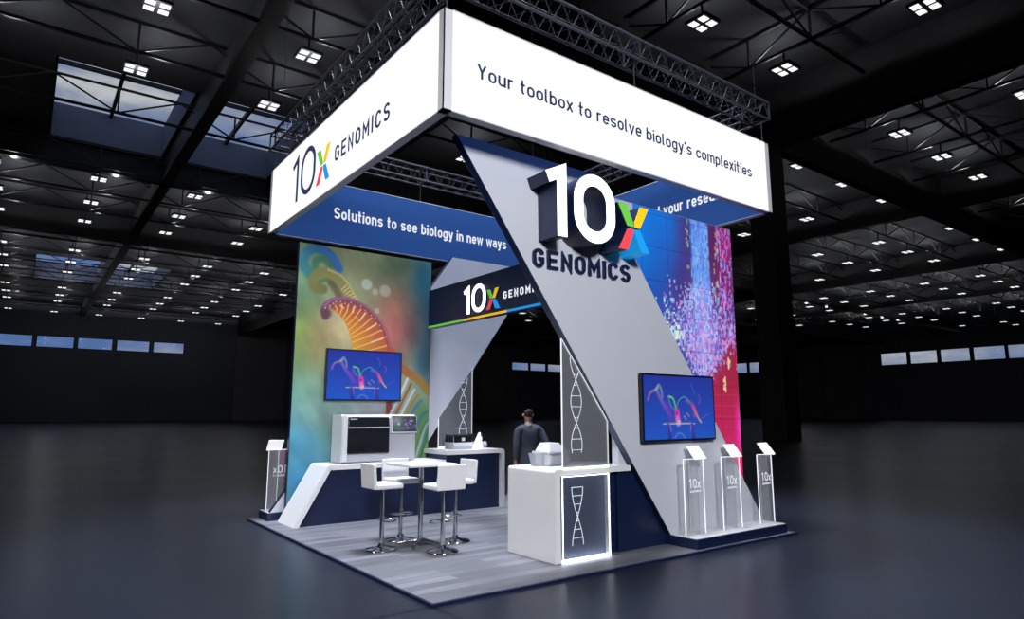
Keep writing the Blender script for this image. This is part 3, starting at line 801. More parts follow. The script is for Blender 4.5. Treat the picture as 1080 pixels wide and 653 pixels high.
def led_wall():
    r = thing('banner_wall', 'tall glowing wall of blue to magenta pixel pattern behind the leaning panel', 'banner', (4.4, .64, 0))
    part(MB().box(3.06, 5.74, .585, .70, .001, 4.66), 'frame', M['grey'], r)
    A = Art(3.46, 5.735, .15, 4.655, .0115, (60, 70, 150))
    X, Z = A.X, A.Z
    A.blob(3.5, 4.2, .9, 1.2, (16, 128, 226), 1); A.blob(4.1, 4.5, .5, .5, (24, 116, 214), .9); A.blob(4.2, 3.9, .45, .6, (34, 98, 196), .9)
    A.blob(3.9, 3.3, .4, .5, (34, 80, 176), .8)
    A.blob(4.62, 4.3, .25, 1.0, (74, 58, 130), .9); A.blob(4.55, 3.5, .35, .45, (72, 48, 118), .9)
    A.blob(5.25, 4.3, .16, 1.0, (92, 36, 88), .95); A.blob(5.6, 4.3, .22, .9, (158, 34, 108), .95); A.blob(5.4, 3.6, .3, .5, (112, 44, 104), .9)
    A.blob(4.9, 2.9, .8, .5, (110, 70, 168), .8); A.blob(4.2, 2.9, .25, .3, (90, 84, 170), .8); A.blob(5.6, 2.9, .25, .3, (150, 56, 130), .8)
    # red lower field, edge runs up to the right
    edge = 2.28+(X-5.0)*.85
    A.blend(np.clip((edge-Z)/.03, 0, 1)*np.clip((X-5.0)/.02, 0, 1), (166, 38, 70))
    A.blend(np.clip((2.25-Z)/.25, 0, 1), (176, 40, 74))
    A.blend(np.clip((2.0-Z)/1.0, 0, 1)*.85, (216, 40, 116))
    A.blob(5.72, 1.5, .09, .35, (255, 60, 200), .9)  # hot pink light reflection painted into the picture's right edge
    # glowing cells
    rs = random.Random(3); cw = .0345
    def cells(n, fx, fz, cols, hs=(1, 3), a=.8, p=None):
        for _ in range(n):
            x = fx(rs); z = fz(rs)
            if p is not None: x, z = p(rs)
            x = round(x/cw)*cw; h = rs.randint(*hs)*.03; z = round(z/.03)*.03
            c = rs.choice(cols); ix0 = np.searchsorted(A.X[0], x-.015); ix1 = np.searchsorted(A.X[0], x+.015)
            iz0 = np.searchsorted(A.Z[:, 0], z); iz1 = np.searchsorted(A.Z[:, 0], z+h)
            if ix1 <= ix0 or iz1 <= iz0: continue
            A.C[iz0:iz1, ix0:ix1] = A.C[iz0:iz1, ix0:ix1]*(1-a)+np.array(c)*a
    bl = [(92, 160, 240), (120, 180, 250), (100, 140, 236), (140, 190, 250), (110, 130, 230)]
    lv = [(160, 170, 250), (190, 190, 250), (210, 210, 255), (140, 150, 240), (176, 140, 230), (150, 200, 255)]
    pk = [(220, 120, 220), (200, 80, 170), (160, 120, 230), (230, 160, 200), (120, 170, 240)]
    yg = [(180, 210, 90), (220, 220, 100), (120, 200, 130), (210, 180, 80)]
    A.blend(np.clip((X-4.70)/.04, 0, 1)*np.clip((5.17-X+(Z-4.2)*-.03)/.04, 0, 1)*np.clip((Z-3.2)/.3, 0, 1)*.75, (86, 140, 230))
    cells(560, lambda r_: 0, lambda r_: 0, bl, (1, 4), .55, lambda r_: (r_.uniform(4.72, 5.15), r_.uniform(3.3, 4.62)))
    cells(150, None and 0 or (lambda r_: 0), lambda r_: 0, pk, (1, 4), .7, lambda r_: (r_.uniform(5.34, 5.72), r_.uniform(2.9, 4.6)))
    cells(34, lambda r_: 0, lambda r_: 0, yg, (1, 3), .6, lambda r_: (r_.choice((4.64, 4.68, 5.3, 5.33, 5.36))+r_.uniform(-.03, .03), r_.choice((r_.gauss(4.25, .06), r_.uniform(3.0, 3.7), r_.gauss(4.35, .2)))))
    A.blob(4.93, 3.1, .30, .5, (150, 170, 245), .75); A.blob(4.98, 2.72, .34, .35, (150, 140, 235), .65)
    def cl(r_):
        t = r_.random(); z = 3.6-1.35*t; w = .25+.35*math.sin(math.pi*min(1, t*1.1)); return (4.92+r_.gauss(0, w*.6), z+r_.gauss(0, .06))
    cells(900, lambda r_: 0, lambda r_: 0, lv, (1, 2), .7, cl)
    cells(330, lambda r_: 0, lambda r_: 0, pk+lv, (1, 2), .65, lambda r_: (r_.uniform(4.05, 5.72), r_.gauss(2.95, .3)))
    def dg(r_):
        x = r_.uniform(4.55, 5.72); return (x, max(2.3+(x-5.0)*.85 if x > 5 else 2.3, r_.gauss(2.6, .2)))
    cells(260, lambda r_: 0, lambda r_: 0, [(214, 130, 200), (236, 170, 226), (170, 120, 220)], (1, 2), .6, dg)
    cells(120, lambda r_: 0, lambda r_: 0, [(210, 236, 250), (140, 230, 220), (230, 250, 200)], (1, 2), .8, lambda r_: (r_.gauss(4.18, .13), r_.gauss(2.85, .2)))
    cells(6, lambda r_: 0, lambda r_: 0, [(232, 214, 150)], (2, 4), .9, lambda r_: (5.53+r_.uniform(-.03, .03), r_.uniform(2.38, 2.5)))
    cells(6, lambda r_: 0, lambda r_: 0, [(232, 214, 150)], (2, 4), .9, lambda r_: (5.40+r_.uniform(-.03, .03), r_.uniform(2.05, 2.2)))
    # tile joints
    for x in np.arange(3.07, 5.8, .555):
        A.blend(np.clip(1-np.abs(X-x)/.009, 0, 1)*.5, (30, 30, 90))
    for z in np.arange(.17, 4.7, .49):
        A.blend(np.clip(1-np.abs(Z-z)/.009, 0, 1)*.45, (40, 30, 90))
    m = (Z < 2.1)
    for z in np.arange(1.2, 2.1, .16): A.blend(np.clip(1-np.abs(Z-z)/.006, 0, 1)*.25*m, (240, 110, 150))
    A.build('screen', .583, artmat('led_picture', .82, .25, .35), r)
led_wall()

# ================================================================== TELEVISIONS
def tv(x0, x1, z0, z1, yf, ywall, label):
    r = thing('television', label, 'television', ((x0+x1)/2, yf, z0))
    part(MB().box(x0, x1, yf+.004, yf+.055, z0, z1), 'bezel', M['bezel'], r, bevel=.004)
    part(MB().box(x0+.5, x1-.5, yf+.055, ywall-.001, z0+.2, z1-.2), 'wall_mount', M['black'], r)
    b = .028; w = x1-x0; h = z1-z0
    A = Art(x0+b, x1-b, z0+b, z1-b, .0075, (42, 70, 176))
    u = (A.X-x0)/w; v = (A.Z-z0)/h
    A.C = np.array((38, 88, 196.))*(1-v[..., None])+np.array((42, 56, 158.))*v[..., None]
    X0 = 3.31; W0 = 1.51; Zb = 1.352; H0 = .90
    def P(l): return [(x0+(a-X0)/W0*w, z0+(c-Zb)/H0*h) for a, c in l]
    k = w/1.5
    A.stroke(P([(3.42, 1.90), (3.46, 1.99), (3.55, 2.03), (3.62, 2.06)]), .028*k, [(196, 104, 170), (150, 176, 150)], .7, .8)
    A.stroke(P([(3.58, 2.04), (3.64, 2.1), (3.69, 2.02), (3.7, 1.94)]), .03*k, [(150, 190, 140), (120, 140, 190)], .75, .8)
    A.stroke(P([(3.60, 2.02), (3.68, 1.9), (3.76, 1.8), (3.84, 1.70)]), .05*k, [(176, 120, 190), (120, 84, 190)], .65, .9)
    A.stroke(P([(3.78, 1.84), (3.84, 1.74), (3.88, 1.66)]), .075*k, (122, 58, 186), .6, .9)
    A.stroke(P([(3.83, 1.95), (3.91, 1.93), (3.95, 1.86), (3.97, 1.78)]), .022*k, [(130, 220, 90), (90, 190, 120)], .9, .7)
    A.stroke(P([(3.83, 1.94), (3.86, 1.84), (3.93, 1.78)]), .03*k, (84, 150, 160), .55, .8)
    A.stroke(P([(3.98, 1.80), (4.04, 1.90), (4.16, 1.95), (4.26, 1.88)]), .012*k, (90, 170, 160), .8, .7)
    A.stroke(P([(3.99, 1.75), (4.0, 1.66), (4.01, 1.6)]), .065*k, [(236, 60, 170), (240, 150, 190)], .95, .6)
    A.disc(*P([(3.985, 1.72)])[0], .03*k, (150, 40, 160), .8); A.disc(*P([(4.03, 1.61)])[0], .03*k, (250, 210, 214), .8, .8)
    A.stroke(P([(4.2, 1.9), (4.3, 1.86), (4.36, 1.78), (4.37, 1.7)]), .05*k, [(112, 110, 170), (196, 84, 150)], .7, .9)
    A.stroke(P([(4.33, 1.82), (4.38, 1.75), (4.44, 1.66), (4.5, 1.6)]), .045*k, [(220, 60, 140), (240, 200, 120)], .85, .8, .018*k)
    for q in ((4.14, 1.68), (4.2, 1.72), (4.24, 1.69), (4.17, 1.65)): A.disc(*P([q])[0], .024*k, (226, 140, 160), .8, .8)
    A.stroke(P([(4.3, 2.14), (4.36, 2.05), (4.37, 1.98)]), .012*k, (96, 110, 180), .7, .8)
    A.stroke(P([(4.46, 1.98), (4.49, 1.94), (4.47, 1.86)]), .018*k, (150, 90, 180), .6, .8)
    A.stroke(P([(4.5, 1.64), (4.62, 1.7), (4.68, 1.71)]), .008*k, (150, 80, 190), .7, .8)
    A.stroke(P([(3.7, 1.585), (4.36, 1.585)]), .008*k, (220, 190, 190), .9, .6, sm=False); A.stroke(P([(3.76, 1.60), (4.3, 1.605)]), .006*k, (150, 150, 90), .6, .6, sm=False)
    for a in (3.8, 4.3): A.stroke(P([(a, 1.57), (a+.02, 1.45), (a+.03, 1.38)]), .05*k, [(86, 60, 160), (36, 40, 120)], .7, .7)
    A.stroke(P([(3.84, 1.57), (3.86, 1.48)]), .008*k, (220, 130, 190), .7, .7, sm=False); A.stroke(P([(4.28, 1.57), (4.26, 1.48)]), .008*k, (220, 130, 190), .7, .7, sm=False)
    A.stroke(P([(3.93, 1.40), (3.99, 1.45), (4.07, 1.45), (4.14, 1.39)]), .022*k, (120, 130, 210), .6, .8)
    A.build('screen', yf+.002, artmat('tv_picture', .85, .1, .25), r)
tv(3.31, 4.83, 1.352, 2.252, .37, .46, 'wall television with colour swirls on the leaning grey panel')
tv(.94, 2.385, 1.938, 2.838, 5.40, 5.50, 'wall television on the DNA banner above the white instrument')

# ================================================================== NAVY BEAM WITH LOGO
bm_ = thing('logo_beam', 'navy cross beam with small lit logo between the two leaning panels', 'beam', (3.1, 3, 3.35))
part(MB().box(2.985, 3.16, .58, 5.50, 3.35, 4.085), 'beam_body', M['navydark'], bm_, bevel=.003)
for a, b, m in ((5.499, 4.21, 'green'), (4.21, 2.93, 'yellow'), (2.93, .59, 'cyan')):
    part(MB().box(2.979, 2.985, b, a, 3.345, 3.385), 'stripe', M[m], bm_)
frM = (V((2.985, 0, 0)), -YY, ZZ, -XX)
logo10(bm_, shift(frM, -4.19, 3.445), .49, .14, .035, M['neon'], M['navydark'], sx=1.07, wx=.15)
part(text_mb('GENOMICS', shift(frM, -3.03, 3.575), .125, 1.10, w=.18, sx=1.3, depth=.006), 'lettering', M['whitetxt'], bm_)

# ================================================================== COUNTERS
def round_path(pts, rad, n=6):
    out = []
    for i, p in enumerate(pts):
        if i in (0, len(pts)-1) or rad[i] == 0: out.append(p); continue
        a, b = V(pts[i-1]), V(pts[i+1]); q = V(p); d1 = (a-q).normalized(); d2 = (b-q).normalized()
        ang = d1.angle(d2); t = rad[i]/math.tan(ang/2); s0, s1 = q+d1*t, q+d2*t
        for k in range(n+1):
            u = k/n; out.append(tuple((1-u)**2*s0+2*u*(1-u)*q+u*u*s1))
    return out
def offset_band(path, th):
    Lf, Rt = ribbon(path, False, 2*th)
    return [tuple(V(p)) for p in path]+[tuple(p) for p in reversed(Rt)]
# left counter with slanted waterfall
c1 = thing('display_counter', 'navy counter with white slanted waterfall top under the DNA banner', 'counter', (1.7, 5.1, 0))
path = round_path([(.27, .002), (.785, .905), (2.94, .905)], [0, .05, 0])
Lb, Rb = ribbon(path, False, .15)
part(MB().strip([tuple(V(p)) for p in path], [tuple(p) for p in Rb], 4.70, 5.46), 'white_top', M['white'], c1)
part(MB().prism([(.40, .002), (.84, .825), (2.96, .825), (2.96, .002)], 'y', 4.735, 5.44), 'navy_front', M['navy'], c1)
# right counter, taller
c2 = thing('display_counter', 'tall navy counter with white rounded waterfall end right of the bar stools', 'counter', (3.6, 5.1, 0))
path = round_path([(4.205, .002), (4.205, 1.062), (2.94, 1.062)], [0, .07, 0])
part(MB().strip(path, round_path([(4.125, .002), (4.125, .99), (2.94, .99)], [0, .03, 0]), 4.66, 5.56), 'white_top', M['white'], c2)
part(MB().box(2.975, 4.12, 4.735, 5.50, .002, .988), 'navy_front', M['navy'], c2)
# front reception counter with light box
c3 = thing('reception_counter', 'white reception counter with glowing DNA light box at the front of the booth', 'counter', (2.5, .95, 0))
outer = round_path([(1.90, .002), (1.90, 1.062), (3.19, 1.062)], [0, .05, 0])
inner_ = round_path([(1.99, .002), (1.99, .992), (3.19, .992)], [0, .03, 0])
part(MB().strip(outer, inner_, .50, 1.42), 'white_top', M['white'], c3)
part(MB().box(2.0, 3.04, .62, 1.38, .002, .985), 'navy_body', M['navy'], c3)
part(MB().box(3.20, 3.88, .595, .70, .002, .95), 'navy_body', M['navy'], c3) if False else None
nv = MB().prism([(2.80, .002), (3.86, .002), (3.22, .988), (2.80, .988)], 'y', .596, .70)
nv.v = nv.v
part(MB().prism([(2.80, .002), (3.05, .002), (3.05, .988), (2.80, .988)], 'y', .596, .62), 'navy_front', M['navy'], c3)
part(MB().prism([(3.05, .002), (3.87, .002), (3.87, .13), (3.26, .988), (3.05, .988)], 'y', .594, .6), 'navy_front', M['navy'], c3) if False else None
# light box
part(MB().box(2.005, 2.785, .575, .60, .006, .985), 'lightbox_back', M['frostback'], c3)
part(MB().box(2.785, 2.80, .495, .62, .003, .99), 'lightbox_side', M['white'], c3)
mb = MB(); mb.box(2.014, 2.021, .490, .50, .02, .985); mb.box(2.775, 2.782, .490, .50, .02, .985)
part(mb, 'led_edge', M['led'], c3)
part(MB().box(2.012, 2.784, .488, .51, .004, .03), 'led_strip', M['ledbright'], c3)
part(MB().box(2.012, 2.784, .490, .50, .974, .982), 'led_strip', M['led'], c3)
part(MB().box(2.024, 2.772, .494, .502, .03, .968), 'acrylic_front', mat('lightbox_acrylic', (90, 98, 120), .25, trans=.75), c3)
def dna(mb, frm, cx, z0, z1, amp, half, phase=0., clip=None, w=.009, nr=4):
    n = int((z1-z0)/.02)
    for s in (1, -1):
        pts = []
        for i in range(n+1):
            z = z0+(z1-z0)*i/n; x = cx+s*amp*math.sin(math.pi*(z-phase)/half)
            if clip and z > clip(x):
                if len(pts) > 1: add_ribbon(mb, pts, False, w, frm, .003)
                pts = []; continue
            pts.append((x, z))
        if len(pts) > 1: add_ribbon(mb, pts, False, w, frm, .003)
    k = math.floor((z0-phase)/half)
    while phase+k*half < z1:
        for q in range(nr):
            z = phase+k*half+half*(q+.5)/nr
            a = abs(amp*math.sin(math.pi*(z-phase)/half))
            if z0 < z < z1 and not (clip and z > clip(cx+a)): add_ribbon(mb, [(cx-a, z), (cx+a, z)], False, w*.85, frm, .003)
        k += 1
mb = MB(); dna(mb, (V((0, .4935, 0)), XX, ZZ, -YY), 2.25, .18, .85, .088, .68, .507, None, nr=7)
part(mb, 'dna_drawing', M['etch'], c3)
part(MB().box(3.06, 3.10, .57, .594, .80, .985), 'handle', M['black'], c3)
# front wall base (navy) below the leaning panel
nb = MB().prism([(2.99, .002), (3.884, .002), (3.884, .12), (3.26, .985), (2.99, .985)], 'y', .556, .579)
tag(nb.build('front_skirting', M['navy']), 'navy wall between the reception counter and the leaning grey panel', 'wall panel')

# ---- cut glass panels
def glass_panel(pts, y0, y1, label, helix, flip=False):
    cx = sum(p[0] for p in pts)/len(pts)
    r = thing('glass_screen', label, 'glass panel', (cx, (y0+y1)/2, min(p[1] for p in pts)))
    part(MB().prism(pts, 'y', y0, y1), 'pane', M['frost'], r)
    mb = MB(); n = len(pts); k = .007
    for i in range(n):
        a, b = pts[i], pts[(i+1) % n]
        if i == n-1: continue
        if y0 > 3 and abs(a[0]-b[0]) > .01: continue
        mb.bar((a[0], (y0+y1)/2, a[1]), (b[0], (y0+y1)/2, b[1]), .009)
    part(mb, 'lit_edge', M['ledsoft'], r)
    a, b = pts[-1], pts[0]
    part(MB().box(min(a[0], b[0]), max(a[0], b[0]), y0-.012, y1+.012, a[1], a[1]+.016), 'base_strip', M['led'], r)
    part(helix, 'dna_drawing', M['etch'], r)
zb_ = 1.064
h1 = MB(); dna(h1, (V((0, .4965, 0)), XX, ZZ, -YY), 2.256, 1.25, 2.45, .088, .52, 1.611, clip=lambda x: 2.60-(x-2.035)*1.33, w=.008)
glass_panel([(2.035, zb_), (2.035, 2.63), (2.79, 1.63), (2.79, zb_)], .50, .514, 'lit glass screen cut on the slant with DNA drawing on the reception counter', h1)
h2 = MB(); dna(h2, (V((0, 5.58, 0)), XX, ZZ, -YY), 3.85, 1.25, 2.45, .088, .52, 1.611, clip=lambda x: 2.60-(4.06-x)*1.33, w=.009)
glass_panel([(4.06, zb_), (4.06, 2.60), (3.30, 1.62), (3.30, zb_)], 5.583, 5.597, 'glass screen with DNA drawing at the back on the tall navy counter', h2)
# move rear glass onto the counter edge area is within 4.66-5.56 plus ledge
part(MB().box(2.975, 4.2, 5.56, 5.60, .99, 1.062), 'ledge', M['white'], c2)

# ================================================================== INSTRUMENTS
ma = thing('lab_instrument', 'large grey white lab instrument with black window and tilted touch screen', 'lab instrument', (1.77, 5.15, .906))
part(MB().prism([(4.95, .915), (4.95, 1.64), (5.0, 1.70), (5.38, 1.70), (5.38, .915)], 'x', 1.10, 2.455), 'body', M['machine'], ma, bevel=.008)
part(MB().prism([(4.945, .915), (4.945, 1.66), (5.0, 1.705), (5.385, 1.705), (5.385, .915)], 'x', 1.085, 1.10), 'side_panel', M['machinel'], ma)
part(MB().prism([(4.905, 1.06), (4.905, 1.48), (4.935, 1.66), (4.96, 1.66), (4.96, 1.06)], 'x', 1.185, 1.93), 'door', M['smokew'], ma, bevel=.01)
part(MB().box(1.19, 1.925, 4.897, 4.912, 1.475, 1.495), 'door_trim', M['machine'], ma)
part(MB().box(1.10, 1.175, 4.915, 4.95, .93, 1.69), 'front_post', M['machinel'], ma, bevel=.006)
part(MB().box(1.50, 1.66, 4.936, 4.95, .975, 1.015), 'badge', M['label'], ma, bevel=.004)
part(MB().box(1.18, 1.95, 4.93, 4.95, .93, 1.045), 'lower_trim', M['machine'], ma)
part(text_mb('GENOMICS', (V((1.215, 4.908, 1.615)), XX, ZZ, -YY), .022, .12, w=.2, gap=.15, depth=.002), 'lettering', M['greypr'], ma)
part(MB().prism([(4.885, 1.385), (4.885, 1.405), (4.925, 1.675), (4.96, 1.675), (4.96, 1.385)], 'x', 1.965, 2.46), 'screen_housing', M['machinel'], ma, bevel=.005)
scr = Art(1.99, 2.44, 1.42, 1.66, .0075, (70, 74, 84))
scr.blob(2.06, 1.6, .12, .1, (150, 152, 156), .9); scr.blob(2.1, 1.45, .15, .06, (92, 120, 110), .7); scr.disc(2.10, 1.54, .03, (190, 225, 240), .9, .6)
for k in range(26):
    rr = random.Random(k); scr.disc(2.31+rr.gauss(0, .05), 1.54+rr.gauss(0, .04), .018, rr.choice([(160, 130, 200), (120, 100, 180), (200, 180, 210), (90, 80, 160)]), .8, .6)
ob = scr.build('touch_screen', 0, artmat('touch_picture', .55, .3, .2), ma)
for v_ in ob.data.vertices:
    z = v_.co.z; v_.co.y = 4.881+(z-1.405)*(.04/.27)
part(MB().prism([(4.8842, 1.408), (4.9235, 1.672), (4.93, 1.672), (4.89, 1.408)], 'x', 1.975, 2.452), 'screen_border', M['black'], ma)

def small_instrument(x, y, w, d, label, rz):
    r = thing('bench_instrument', label, 'lab instrument', (x, y, 1.063), None, rz)
    MB().prism([(-d/2, 0), (-d/2-.02, .06), (-d/2, .12), (d/2, .12), (d/2, 0)], 'x', -w/2, w/2).build('base', M['machine'], r, bevel=.008)
    MB().prism([(-d/2+.01, .12), (-d/2+.03, .25), (d/2-.02, .27), (d/2, .12)], 'x', -w/2+.004, w/2-.004).build('lid', M['black'], r, bevel=.012)
    MB().box(-.03, .03, -d/2-.002, -d/2+.02, .15, .21).build('badge', M['greypr'], r)
    return r
small_instrument(3.49, 5.16, .42, .34, 'small instrument with black lid behind the bar table on the tall counter', .0)
small_instrument(3.98, 5.30, .28, .30, 'narrow instrument with black lid at the right end of the tall counter', .1)
cn = MB(); k = len(cn.v)
cn.v += [(-.10, -.07, 0), (.10, -.05, 0), (.10, .08, 0), (-.09, .06, 0), (.045, -.012, .30), (.06, -.01, .30), (.06, .02, .30), (.04, .015, .30)]
cn.f += [(0,3,2,1), (4,5,6,7), (0,1,5,4), (1,2,6,5), (2,3,7,6), (3,0,4,7)]
cn = cn.build('card_holder', M['plate'], None, (3.80, 4.99, 1.063)); tag(cn, 'small pointed white stand between two instruments on the tall counter', 'stand')

wb = thing('compact_instrument', 'small white instrument with sloped lid on the reception counter', 'lab instrument', (2.37, 1.13, 1.063))
MB().prism([(-.15, .0), (-.17, .13), (-.14, .16), (.15, .16), (.16, 0)], 'x', -.16, .20).build('base', M['machinel'], wb, bevel=.01)
MB().box(-.175, .205, -.175, .165, .155, .175).build('rim', M['machinel'], wb, bevel=.004)
l_ = MB(); l_.v += [(-.15, -.15, .175), (.16, -.15, .175), (.16, .14, .175), (-.15, .14, .175), (-.10, -.10, .285), (.06, -.10, .285), (.06, .10, .285), (-.10, .10, .285)]
l_.f += [(0,3,2,1), (4,5,6,7), (0,1,5,4), (1,2,6,5), (2,3,7,6), (3,0,4,7)]
l_.build('lid', M['white'], wb, bevel=.008)
cu = MB(); cu.v += [(-.04, -.05, 0), (.05, -.05, 0), (.05, .05, 0), (-.04, .05, 0), (-.07, -.07, .16), (.055, -.07, .16), (.055, .07, .16), (-.07, .07, .16)]
cu.f += [(0,3,2,1), (4,5,6,7), (0,1,5,4), (1,2,6,5), (2,3,7,6), (3,0,4,7)]
tag(cu.build('waste_cup', mat('translucent_plastic', (190, 194, 206), .3, trans=.35), None, (2.13, 1.13, 1.063)), 'small translucent tapered cup left of the compact white instrument', 'cup')

# ================================================================== STOOLS & TABLE
def stool():
    r = thing('bar_stool', 'x', 'bar stool', (0,0,0), 'bar stools around the high table')
    MB().lathe([(0, 0), (.205, 0), (.208, .008), (.19, .018), (.10, .032), (.045, .055), (.034, .085), (0, .085)]).build('base', M['chrome'], r, smooth=True)
    MB().bar((0, 0, .07), (0, 0, .42), .030, 20).bar((0, 0, .42), (0, 0, .77), .022, 20).build('column', M['chrome'], r)
    f = MB(); pts = []
    for i in range(17):
        t = math.radians(-100+200*i/16); pts.append((.02+.17*math.cos(t), .15*math.sin(t), .36))
    pts = [(0, -.03, .36)]+pts+[(0, .03, .36)]
    f.tube(pts, .009, 8).build('foot_rest', M['chrome'], r)
    MB().box(-.18, .20, -.20, .20, .765, .835).build('seat', M['seat'], r, bevel=.022, seg=3)
    b = MB().prism([(-.21, .768), (-.17, .775), (-.195, 1.09), (-.235, 1.085)], 'y', -.205, .205)
    b.build('backrest', M['seat'], r, bevel=.014, seg=3)
    s = MB()
    for z in (.88, .985): s.box(-.205, -.178, -.195, .195, z-.002, z+.002)
    MB().box(.07, .10, -.25, -.19, .745, .757).build('lever', M['chrome'], r)
    return r
st0 = stool(); tx, ty = 1.19, 2.42
for i, (x, y, rz, lb) in enumerate(((.663, 2.477, 0, 'white bar stool left of the high table, nearest the slanted counter end'),
                                    (1.231, 1.91, math.pi/2, 'white bar stool nearest the camera with its back turned'),
                                    (1.163, 2.931, -math.pi/2, 'white bar stool behind the high table facing the camera'),
                                    (1.719, 2.392, math.pi, 'white bar stool right of the high table seen side on'))):
    o = st0 if i == 0 else copy_tree(st0)
    o.location = (x, y, .0); o.rotation_euler = (0, 0, rz); o['label'] = lb
tb = thing('bar_table', 'high white square bar table on a chrome column', 'table', (tx, ty, 0), None, 0)
MB().box(-.35, .35, -.35, .35, 1.035, 1.065).build('tabletop', M['white'], tb, bevel=.006)
MB().bar((0, 0, .05), (0, 0, 1.035), .032, 20).build('column', M['chrome'], tb)
for k in range(4):
    t = math.radians(45+90*k+0); c_, s_ = math.cos(t), math.sin(t)
    MB().bar((0, 0, .075), (c_*.30, s_*.30, .028), .028, 8, .016).bar((c_*.30, s_*.30, .0), (c_*.30, s_*.30, .028), .02, 10).build('foot', M['chrome'], tb)
MB().box(-.12, .12, -.12, .12, 1.02, 1.035).build('top_plate', M['chrome'], tb)

# ================================================================== ACRYLIC DISPLAY STANDS
def stand(x0, x1, y, label, flip=False, reflection=False):
    s = -1 if flip else 1
    cx = (x0+x1)/2
    r = thing('display_stand', label, 'display stand', (cx, y, .1325), 'clear acrylic lecterns on the plinths', math.pi if flip else 0)
    w = (x1-x0)/2; H = .985
    MB().box(-w, w, -.005, .005, 0, H).build('pane', M['acryl'], r)
    MB().box(.09, .10, .006, .15, 0, H).build('fin', M['acryl'], r)
    e = MB(); e.box(-w-.004, -w+.004, -.006, .006, 0, H); e.box(w-.004, w+.004, -.006, .006, 0, H); e.box(-w, w, -.006, .006, H-.006, H+.003)
    e.build('lit_edge', M['ledsoft'], r)
    e = MB(); e.box(.088, .102, .146, .152, 0, H); e.build('fin_edge', M['greypr'], r)
    fr = (V((-w*.40, -.006, 0)), XX, ZZ, -YY)
    tx_ = MB(); Hh = .125
    for ch, ox in (('1', -.02), ('0', .055)):
        for pts, cl in glyph(ch, .13)[0]: add_ribbon(tx_, pts, cl, .13, shift(fr, ox, .60), .002, 1., Hh)
    for a, b in (((.15, .60), (.205, .685)), ((.205, .60), (.15, .685))): add_ribbon(tx_, [a, b], False, .014, fr, .002)
    tx_.build('logo', M['etch'], r)
    text_mb('GENOMICS', shift(fr, -.01, .545), .026, .22, w=.2, gap=.15, depth=.002).build('lettering', M['etch'], r)
    # tilted tray
    p = MB(); k = 0
    zA, zB, ya, yb = H+.0, H+.165, -.035, .10
    tx0, tx1 = .0, .25
    p.v += [(tx0, ya, zA), (tx1, ya, zA), (tx1, yb, zB), (tx0, yb, zB), (tx0, ya+.008, zA-.012), (tx1, ya+.008, zA-.012), (tx1, yb+.008, zB-.012), (tx0, yb+.008, zB-.012)]
    p.f += [(0,1,2,3), (4,7,6,5), (0,4,5,1), (1,5,6,2), (2,6,7,3), (3,7,4,0)]
    p.build('tray', M['plate'], r)
    d = V((0, yb-ya, zB-zA)).normalized(); nrm = XX.cross(d)
    q = MB(); fq = (V((.085, 0, 0))+V((0, ya, zA))+d*.06+nrm*.0005, XX, d, nrm)
    for a, b in (((0, 0), (.07, .075)), ((.07, 0), (0, .075))): add_ribbon(q, [a, b], False, .012, fq, .001)
    q.build('tray_mark', M['greypr'], r)
    if reflection:
        MB().box(-.17, .06, -.035, -.025, .45, .97).build('reflection_sheet', M['magenta'], r)  # purple sheet added to imitate the colour mirrored in the acrylic
    return r
stand(3.93, 4.343, .25, 'clear acrylic stand with white tray, nearest of three on the front plinth')
stand(4.735, 5.155, .24, 'clear acrylic stand with white tray, middle of three on the front plinth')
stand(5.60, 6.0-.055+.02, .24, 'clear acrylic stand with white tray, far right of three on the front plinth')
stand(.20, .62, 5.86, 'clear acrylic stand with magenta reflections at the left edge behind the DNA banner', flip=True, reflection=True)

